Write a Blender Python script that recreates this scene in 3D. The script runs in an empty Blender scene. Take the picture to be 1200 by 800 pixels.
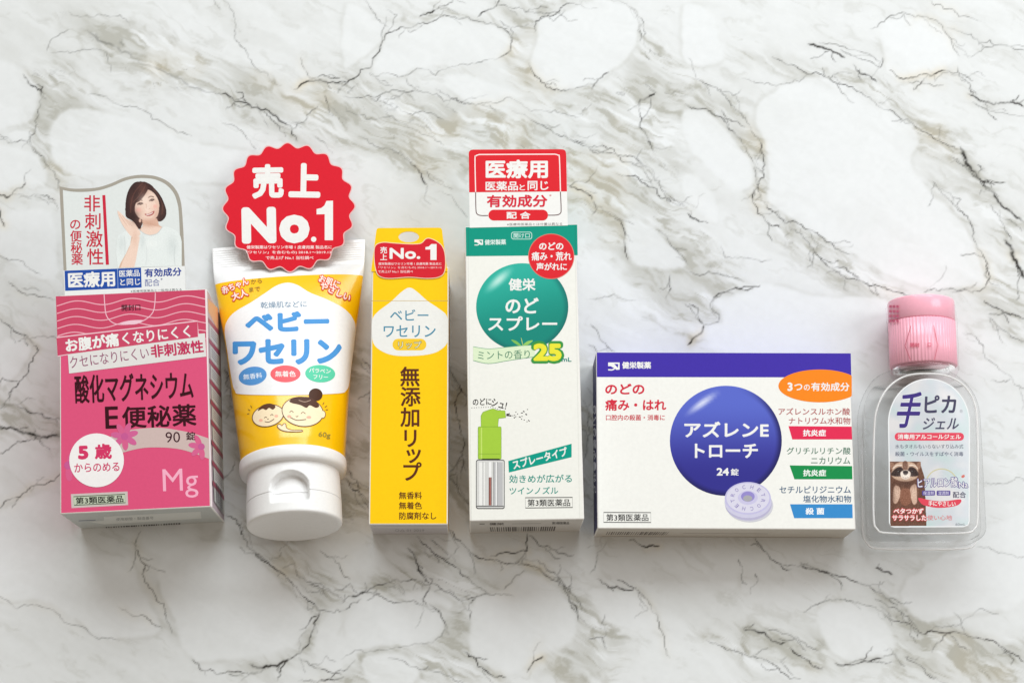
import bpy, bmesh, math, random
import numpy as np
from mathutils import Vector, Matrix
from mathutils.geometry import tessellate_polygon
from mathutils.bvhtree import BVHTree

random.seed(7)
rng = np.random.default_rng(11)
S = bpy.context.scene
COL = S.collection
S.unit_settings.scale_length = 0.01          # one unit is a centimetre

# ---------------------------------------------------------------- camera
F_PX, DIST = 2400.0, 80.0                    # focal length in photo pixels (1200 wide), distance in cm
zc = -Vector((-40/F_PX, -550/F_PX, -1)).normalized()
xc = (Vector((1, 0, 0)) - zc*zc.x).normalized()
yc = zc.cross(xc)
RC = Matrix((xc, yc, zc))                    # camera space -> world
CAM = RC @ Vector((0, 0, DIST))
cd = bpy.data.cameras.new('camera'); cam = bpy.data.objects.new('camera', cd); COL.objects.link(cam)
cam.matrix_world = Matrix.Translation(CAM) @ RC.to_4x4()
cd.sensor_width = 36; cd.lens = F_PX/1200*36; cd.clip_start = 1; cd.clip_end = 2000
S.camera = cam

# ---------------------------------------------------------------- light
W = bpy.data.worlds.new('World'); S.world = W; W.use_nodes = True
bg = W.node_tree.nodes['Background']
bg.inputs[0].default_value = (1.0, 0.86, 0.70, 1); bg.inputs[1].default_value = 0.35
def area(name, loc, target, sx, sy, power, colour):
    l = bpy.data.lights.new(name, 'AREA'); l.shape = 'RECTANGLE'; l.size = sx; l.size_y = sy
    l.energy = power; l.color = colour
    o = bpy.data.objects.new(name, l); COL.objects.link(o); o.location = loc
    o.rotation_euler = (Vector(target)-Vector(loc)).to_track_quat('-Z', 'Y').to_euler()
    return o
area('window_light', (12, 138, 132), (1, 0, 0), 200, 100, 394000, (0.91, 0.97, 1.0))
area('side_window', (92, 18, 92), (2, 0, 0), 46, 70, 56000, (0.94, 0.97, 1.0))
S.view_settings.view_transform = 'Standard'; S.view_settings.look = 'None'
S.view_settings.exposure = 0.0; S.view_settings.gamma = 1

# ---------------------------------------------------------------- helpers
def lin(c):
    return tuple((v/255/12.92 if v/255 <= .04045 else ((v/255+.055)/1.055)**2.4) for v in c)
def ray(px, py):
    return (RC @ Vector(((px-600)/F_PX, -(py-400)/F_PX, -1))).normalized()
def P(px, py, z=0.0):                        # a photo measurement taken on the level plane at height z
    d = ray(px, py); return CAM + d*((z-CAM.z)/d.z)
MATS = {}
def mat(c, rough=.42, coat=.0, key=None, bump=0.0):
    k = (tuple(c), rough, coat, bump)
    if k in MATS: return MATS[k]
    m = bpy.data.materials.new(key or 'ink'); m.use_nodes = True
    n = m.node_tree; b = n.nodes['Principled BSDF']
    b.inputs['Base Color'].default_value = lin(c)+(1,)
    b.inputs['Roughness'].default_value = rough
    b.inputs['Specular IOR Level'].default_value = .16
    b.inputs['Coat Weight'].default_value = coat; b.inputs['Coat Roughness'].default_value = .18
    tc = n.nodes.new('ShaderNodeTexCoord'); no = n.nodes.new('ShaderNodeTexNoise')
    no.inputs['Scale'].default_value = 9; no.inputs['Detail'].default_value = 5
    n.links.new(tc.outputs['Object'], no.inputs['Vector'])
    mx = n.nodes.new('ShaderNodeMix'); mx.data_type = 'RGBA'; mx.blend_type = 'MULTIPLY'
    mx.inputs[0].default_value = .10
    mx.inputs[6].default_value = lin(c)+(1,)
    n.links.new(no.outputs['Fac'], mx.inputs[7]); n.links.new(mx.outputs[2], b.inputs['Base Color'])
    if bump:
        n2 = n.nodes.new('ShaderNodeTexNoise'); n2.inputs['Scale'].default_value = 1.1; n2.inputs['Detail'].default_value = 2
        n.links.new(tc.outputs['Object'], n2.inputs['Vector'])
        bp = n.nodes.new('ShaderNodeBump'); bp.inputs['Strength'].default_value = bump; bp.inputs['Distance'].default_value = .1
        n.links.new(n2.outputs['Fac'], bp.inputs['Height']); n.links.new(bp.outputs['Normal'], b.inputs['Normal'])
    MATS[k] = m
    return m
def attr_mat(name, attr, rough=.4, coat=0.0):
    m = bpy.data.materials.new(name); m.use_nodes = True; n = m.node_tree; b = n.nodes['Principled BSDF']
    a = n.nodes.new('ShaderNodeAttribute'); a.attribute_name = attr
    n.links.new(a.outputs['Color'], b.inputs['Base Color'])
    b.inputs['Roughness'].default_value = rough; b.inputs['Coat Weight'].default_value = coat
    b.inputs['Specular IOR Level'].default_value = .25
    return m
def thing(name, label, cat, loc):
    o = bpy.data.objects.new(name, None); COL.objects.link(o); o.location = loc; o.empty_display_size = .5
    o['label'] = label; o['category'] = cat
    o['origin'] = tuple(loc)
    return o
def origin(o):
    while o.parent: o = o.parent
    return Vector(o.location)
def link(name, verts, faces, mats, parent, fmat=None, smooth=False, label=None):
    """one mesh object from world-space verts, stored relative to its thing's base"""
    og = origin(parent) if parent else Vector()
    me = bpy.data.meshes.new(name)
    me.from_pydata([tuple(Vector(v)-og) for v in verts], [], faces)
    for m in mats: me.materials.append(m)
    if fmat: me.polygons.foreach_set('material_index', fmat)
    if smooth: me.polygons.foreach_set('use_smooth', [True]*len(faces))
    me.update()
    o = bpy.data.objects.new(name, me); COL.objects.link(o); o.parent = parent
    if label: o['label'] = label
    return o

# ---- flat artwork, drawn in photo measurements and printed on a panel
def Z(ox, oy, s):
    def f(*a):
        if len(a) == 2: return (ox+a[0]/s, oy+a[1]/s)
        return [(ox+x/s, oy+y/s) for x, y in a[0]]
    return f
def poly(pts, hole=None):
    loops = [[Vector((x, y, 0)) for x, y in pts]]
    if hole: loops.append([Vector((x, y, 0)) for x, y in hole])
    t = tessellate_polygon(loops)
    v = list(pts)+(list(hole) if hole else [])
    return v, [tuple(f) for f in t]
def ell(cx, cy, rx, ry=None, rot=0, n=48, a0=0, a1=360):
    ry = ry or rx; c, s = math.cos(math.radians(rot)), math.sin(math.radians(rot)); pts = []
    for i in range(n):
        a = math.radians(a0+(a1-a0)*i/(n if a1-a0 == 360 else n-1)); x, y = rx*math.cos(a), ry*math.sin(a)
        pts.append((cx+x*c+y*s, cy-x*s+y*c))
    return pts
def rrect(x0, y0, x1, y1, r, n=6):
    pts = []
    for cx, cy, a in ((x1-r, y1-r, 0), (x0+r, y1-r, 90), (x0+r, y0+r, 180), (x1-r, y0+r, 270)):
        for i in range(n+1):
            t = math.radians(a+90*i/n); pts.append((cx+r*math.cos(t), cy+r*math.sin(t)))
    return pts
def spline(pts, k=6, closed=False):
    n = len(pts); out = []
    for i in range(n if closed else n-1):
        p = [pts[(i+j) % n] if closed else pts[min(max(i+j, 0), n-1)] for j in (-1, 0, 1, 2)]
        for q in range(k):
            t = q/k
            out.append(tuple(.5*((2*p[1][d])+(-p[0][d]+p[2][d])*t+(2*p[0][d]-5*p[1][d]+4*p[2][d]-p[3][d])*t*t
                                 + (-p[0][d]+3*p[1][d]-3*p[2][d]+p[3][d])*t**3) for d in (0, 1)))
    if not closed: out.append(tuple(pts[-1]))
    return out
def stroke(pts, w, closed=False):
    n = len(pts); v = []; f = []
    for i in range(n):
        a = pts[(i-1) % n] if closed or i > 0 else pts[i]
        b = pts[(i+1) % n] if closed or i < n-1 else pts[i]
        dx, dy = b[0]-a[0], b[1]-a[1]; l = math.hypot(dx, dy) or 1
        nx, ny = -dy/l*w/2, dx/l*w/2
        v += [(pts[i][0]+nx, pts[i][1]+ny), (pts[i][0]-nx, pts[i][1]-ny)]
    for i in range(n if closed else n-1):
        j = (i+1) % n; f.append((2*i, 2*i+1, 2*j+1, 2*j))
    return v, f
def merge(*geos):
    v, f = [], []
    for gv, gf in geos:
        o = len(v); v += list(gv); f += [tuple(i+o for i in q) for q in gf]
    return v, f
TC = {}
def raw_text(s, bold):
    k = (s, bold)
    if k not in TC:
        c = bpy.data.curves.new('t', 'FONT'); c.body = s; c.size = 1; c.offset = bold; c.resolution_u = 3
        o = bpy.data.objects.new('t', c); COL.objects.link(o)
        dg = bpy.context.evaluated_depsgraph_get()
        me = bpy.data.meshes.new_from_object(o.evaluated_get(dg))
        TC[k] = ([(v.co.x, v.co.y) for v in me.vertices], [tuple(p.vertices) for p in me.polygons])
        bpy.data.objects.remove(o); bpy.data.curves.remove(c); bpy.data.meshes.remove(me)
    return TC[k]
def bbox(v):
    xs = [p[0] for p in v]; ys = [p[1] for p in v]
    return min(xs), max(xs), min(ys), max(ys)
def text(s, cx, cy, w, h=None, rot=0, bold=0.0, skew=0.0):
    """ink box of the plain letters is w x h photo pixels about (cx, cy); rot is anticlockwise degrees"""
    v, f = raw_text(s, 0.0); x0, x1, y0, y1 = bbox(v)
    sx = w/(x1-x0); sy = h/(y1-y0) if h else sx
    th = bold*min(sx, sy*1.15)*.95
    if bold < .058:                                          # the measured box includes the thickened stroke
        sx *= max(.5, 1-1.8*th/w); sy *= max(.5, 1-1.8*th/(sy*(y1-y0)))
    mx, my = (x0+x1)/2, (y0+y1)/2; c, t = math.cos(math.radians(rot)), math.sin(math.radians(rot))
    out = []
    for x, y in v:
        X, Y = (x-mx)*sx, (y-my)*sy; X += skew*Y
        out.append((cx+X*c-Y*t, cy-(X*t+Y*c)))
    return heavy(out, f, th)
def heavy(v, f, b):
    """thicken letters by b: several thin coats of ink, each a hair above the last"""
    if b < .05: return v, f
    n = 4 if b < .25 else (8 if b < 1.2 else 14)
    return ('coats', [([(x+b*math.cos(2*math.pi*(k+.5)/n), y+b*math.sin(2*math.pi*(k+.5)/n)) for x, y in v], f) for k in range(n)]+[(v, f)])
def column(chars, size, bold=0.0):
    """upright column: (character, centre x, centre y)"""
    x0, x1, y0, y1 = bbox(raw_text('国', 0.0)[0]); e = x1-x0; my = (y0+y1)/2; mx = (x0+x1)/2
    gs = []; k = size/e*.93
    for ch, cx, cy in chars:
        v, f = raw_text(ch, 0.0)
        gs.append(([(cx+(x-mx)*k, cy-(y-my)*k) for x, y in v], f))
    v, f = merge(*gs)
    return heavy(v, f, bold*k*.95)
class Panel:
    STEP = 0.0007
    def __init__(s, parent, point=None, normal=(0, 0, 1), bvh=None, cut=0, lift=.002):
        s.parent, s.point, s.normal, s.bvh, s.cut, s.n, s.lift = parent, point, Vector(normal), bvh, cut, 0, lift; s.boxes = []
    def hit(s, px, py, e):
        d = ray(px, py)
        if s.bvh:
            h = s.bvh.ray_cast(CAM, d)
            if h[0] is None:
                h = s.bvh.find_nearest(CAM+d*(DIST-1))
            nn = h[1] if h[1].dot(d) < 0 else -h[1]
            return h[0]+nn*e
        q = s.point+s.normal*e
        return CAM+d*((q-CAM).dot(s.normal)/d.dot(s.normal))
    def level(s, box):
        """height of the next coat over whatever is already printed under box"""
        z = s.lift
        for q, h in s.boxes:
            if q[0] < box[1] and box[0] < q[1] and q[2] < box[3] and box[2] < q[3]: z = max(z, h)
        return z
    def art(s, name, items, parent=None, label=None):
        """items: (geometry, colour) pairs, drawn one above the other"""
        if name.endswith('lettering') and len(items) > 1:    # each line or block of letters is a piece of its own
            bx = [bbox([p for q in (g[1] if g[0] == 'coats' else [g]) for p in q[0]]) for g, c in items]
            grp = list(range(len(items)))
            for i in range(len(items)):
                for j in range(i):
                    p, q = bx[i], bx[j]
                    if q[0] < p[1] and p[0] < q[1] and q[2] < p[3] and p[2] < q[3]:
                        a, c = grp[i], grp[j]; grp = [c if k == a else k for k in grp]
            if len(set(grp)) > 1:
                return [s.art(name, [it for it, k in zip(items, grp) if k == u], parent, label) for u in dict.fromkeys(grp)]
        V, F, M, fm = [], [], [], []
        for g, c in items:
            coats = g[1] if g[0] == 'coats' else [g]
            box = bbox([p for q in coats for p in q[0]]); e = s.level(box)
            m = c if isinstance(c, bpy.types.Material) else mat(c)
            if m not in M: M.append(m)
            for i, (v, f) in enumerate(coats):
                e += s.STEP if i == 0 else s.STEP*.3
                if s.cut: v, f = dice(v, f, s.cut)
                o = len(V); V += [s.hit(x, y, e) for x, y in v]
                F += [tuple(i+o for i in q) for q in f]; fm += [M.index(m)]*len(f)
            s.boxes.append((box, e))
        ob = link(name, V, F, M, parent or s.parent, fm, smooth=bool(s.bvh))
        if label: ob['label'] = label
        return ob
def dice(v, f, step):
    bm = bmesh.new(); vs = [bm.verts.new((x, y, 0)) for x, y in v]
    for q in f:
        if len(set(q)) > 2:
            try: bm.faces.new([vs[i] for i in q])
            except ValueError: pass
    x0, x1, y0, y1 = bbox(v)
    for ax, a, b in (((1, 0, 0), x0, x1), ((0, 1, 0), y0, y1)):
        t = math.ceil(a/step)*step
        while t < b:
            if t > a:
                bmesh.ops.bisect_plane(bm, geom=bm.verts[:]+bm.edges[:]+bm.faces[:], dist=1e-5,
                                       plane_co=Vector(ax)*t, plane_no=ax)
            t += step
    bm.verts.index_update()
    out = [(p.co.x, p.co.y) for p in bm.verts], [tuple(p.index for p in q.verts) for q in bm.faces]
    bm.free(); return out
def shaded(panel, name, cx, cy, rx, ry, fn, m, nr=26, na=72, clip=None):
    """a printed disc whose ink is graded: fn(u, v) gives sRGB, u right and v up inside the unit disc"""
    box = (cx-rx, cx+rx, cy-ry, cy+ry); e = panel.level(box)+panel.STEP; panel.boxes.append((box, e))
    V, F, C = [], [], []
    for i in range(nr+1):
        for j in range(na):
            r = i/nr; a = 2*math.pi*j/na; u, v = r*math.cos(a), r*math.sin(a)
            V.append(panel.hit(cx+u*rx, cy-v*ry, e)); C.append(lin(fn(u, v))+(1,))
    for i in range(nr):
        for j in range(na):
            k = (j+1) % na; F.append((i*na+j, i*na+k, (i+1)*na+k, (i+1)*na+j))
    o = link(name, V, F, [m], panel.parent)
    at = o.data.attributes.new('print', 'FLOAT_COLOR', 'POINT'); at.data.foreach_set('color', np.array(C, dtype=np.float32).ravel())
    return o
def raster(panel, name, items, bounds, step=.42, blur=1, grain=6, parent=None, label=None, glow=()):
    """a printed photograph: shapes inked cell by cell on a fine grid, softened and grained; glow = (x, y, rx, ry, colour, strength)"""
    x0, y0, x1, y1 = bounds; nx, ny = int((x1-x0)/step)+1, int((y1-y0)/step)+1
    gx = x0+np.arange(nx)*step; gy = y0+np.arange(ny)*step
    C = np.full((ny, nx, 3), 218.); K = np.zeros((ny, nx), bool)
    for (v, f), c in items:
        for q in f:
            for k in range(1, len(q)-1):
                a, b_, d = v[q[0]], v[q[k]], v[q[k+1]]
                i0, i1 = np.searchsorted(gx, (min(a[0], b_[0], d[0]), max(a[0], b_[0], d[0]))); j0, j1 = np.searchsorted(gy, (min(a[1], b_[1], d[1]), max(a[1], b_[1], d[1])))
                if i0 >= i1 or j0 >= j1: continue
                X, Y = np.meshgrid(gx[i0:i1], gy[j0:j1])
                e = [(q2[0]-p[0])*(Y-p[1])-(q2[1]-p[1])*(X-p[0]) for p, q2 in ((a, b_), (b_, d), (d, a))]
                m = ((e[0] >= 0) & (e[1] >= 0) & (e[2] >= 0)) | ((e[0] <= 0) & (e[1] <= 0) & (e[2] <= 0))
                C[j0:j1, i0:i1][m] = c; K[j0:j1, i0:i1] |= m
    GX, GY = np.meshgrid(gx, gy)
    for x, y, rx, ry, c, s in glow:
        w = (s*np.exp(-((GX-x)/rx)**2-((GY-y)/ry)**2))[..., None]; C = C*(1-w)+np.array(c, float)*w
    for _ in range(blur):
        Pd = np.pad(C, ((1, 1), (1, 1), (0, 0)), 'edge')
        C = (Pd[:-2, 1:-1]+Pd[2:, 1:-1]+Pd[1:-1, :-2]+Pd[1:-1, 2:]+2*C)/6
    rg = np.random.default_rng(3); C = np.clip(C+rg.normal(0, grain, (ny, nx, 1)), 0, 255)/255
    C = np.where(C <= .04045, C/12.92, ((C+.055)/1.055)**2.4)
    e = panel.level((x0, x1, y0, y1))+panel.STEP; panel.boxes.append(((x0, x1, y0, y1), e))
    keep = K[:-1, :-1] & K[1:, 1:] & K[:-1, 1:] & K[1:, :-1]
    jj, ii = np.nonzero(keep); F = [(j*nx+i, j*nx+i+1, (j+1)*nx+i+1, (j+1)*nx+i) for j, i in zip(jj.tolist(), ii.tolist())]
    used = sorted({k for q in F for k in q}); mp = {k: n for n, k in enumerate(used)}
    V = [panel.hit(gx[k % nx], gy[k//nx], e) for k in used]
    o = link(name, V, [tuple(mp[k] for k in q) for q in F], [PRINT], parent or panel.parent, label=label)
    at = o.data.attributes.new('print', 'FLOAT_COLOR', 'POINT')
    cc = np.ones((len(used), 4), np.float32); cc[:, :3] = C.reshape(-1, 3)[used]; at.data.foreach_set('color', cc.ravel())
    return o
def one(z, pts): return (poly(z(pts)))
def prism(name, pts, plane_z, thick, m, parent, hole=None, side=None):
    """a stiff card: outline in photo measurements on the level plane plane_z, its top face"""
    v, f = poly(pts, hole); n = len(v)
    top = [P(x, y, plane_z) for x, y in v]; bot = [p-Vector((0, 0, thick)) for p in top]
    F = list(f)+[tuple(i+n for i in q[::-1]) for q in f]; fm = [0]*len(F)
    for a, b in ((0, len(pts)),)+(((len(pts), n),) if hole else ()):
        for i in range(a, b):
            j = a+(i-a+1) % (b-a); F.append((i, j, j+n, i+n)); fm.append(1)
    return link(name, top+bot, F, [m, side or m], parent, fm)
def carton(name, label, cat, corners, h, cols, bulge=.05):
    """corners: front face TL TR BR BL in photo measurements; cols: front top right bottom left back"""
    c = [P(x, y, h) for x, y in corners]
    ctr = sum(c, Vector())/4
    ux = ((c[1]-c[0])+(c[2]-c[3])).normalized(); uy = Vector((0, 0, 1)).cross(ux)
    w = ((c[1]-c[0]).length+(c[2]-c[3]).length)/2; l = ((c[0]-c[3]).length+(c[1]-c[2]).length)/2
    base = Vector((ctr.x, ctr.y, 0))
    t = thing(name, label, cat, base)
    bm = bmesh.new(); bmesh.ops.create_cube(bm, size=1)
    order = {(0, 0, 1): 0, (0, 1, 0): 1, (1, 0, 0): 2, (0, -1, 0): 3, (-1, 0, 0): 4, (0, 0, -1): 5}
    for fa in bm.faces: fa.material_index = order[tuple(round(q) for q in fa.normal)]
    for v in bm.verts: v.co = Vector((v.co.x*w, v.co.y*l, (v.co.z+.5)*h))
    bmesh.ops.bevel(bm, geom=bm.edges[:], offset=.045, segments=3, profile=.5, affect='EDGES', material=6)
    R = Matrix((ux, uy, (0, 0, 1))).transposed()
    for v in bm.verts: v.co = R @ v.co
    me = bpy.data.meshes.new('carton_body'); bm.to_mesh(me); bm.free()
    for q in cols: me.materials.append(mat(q, .42, 0, bump=.05))
    me.materials.append(mat((236, 234, 230), .5))
    me.polygons.foreach_set('use_smooth', [len(p.vertices) == 4 and p.area < .2 for p in me.polygons])
    o = bpy.data.objects.new('carton_body', me); COL.objects.link(o); o.parent = t
    front = Panel(t, base+Vector((0, 0, h)))
    sides = {'right': Panel(t, base+ux*w/2, ux), 'left': Panel(t, base-ux*w/2, -ux),
             'bottom': Panel(t, base-uy*l/2, -uy), 'top': Panel(t, base+uy*l/2, uy)}
    def corner(sx, sy, z): return base+ux*w/2*sx+uy*l/2*sy+Vector((0, 0, z))
    return t, o, front, sides, corner
def bar_code(panel_pts, n, fill=.5):
    """n upright bars in the parallelogram given by four photo points (TL TR BR BL)"""
    a, b, c, d = panel_pts; g = []
    r = random.Random(n)
    for i in range(n):
        u0 = i/n; u1 = u0+(.25+.5*r.random())/n
        L = lambda p, q, t: (p[0]+(q[0]-p[0])*t, p[1]+(q[1]-p[1])*t)
        g.append(([L(a, b, u0), L(a, b, u1), L(d, c, u1), L(d, c, u0)], [(0, 1, 2, 3)]))
    return merge(*g)
WHITE = (240, 240, 238); BLACK = (30, 26, 28)
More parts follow.
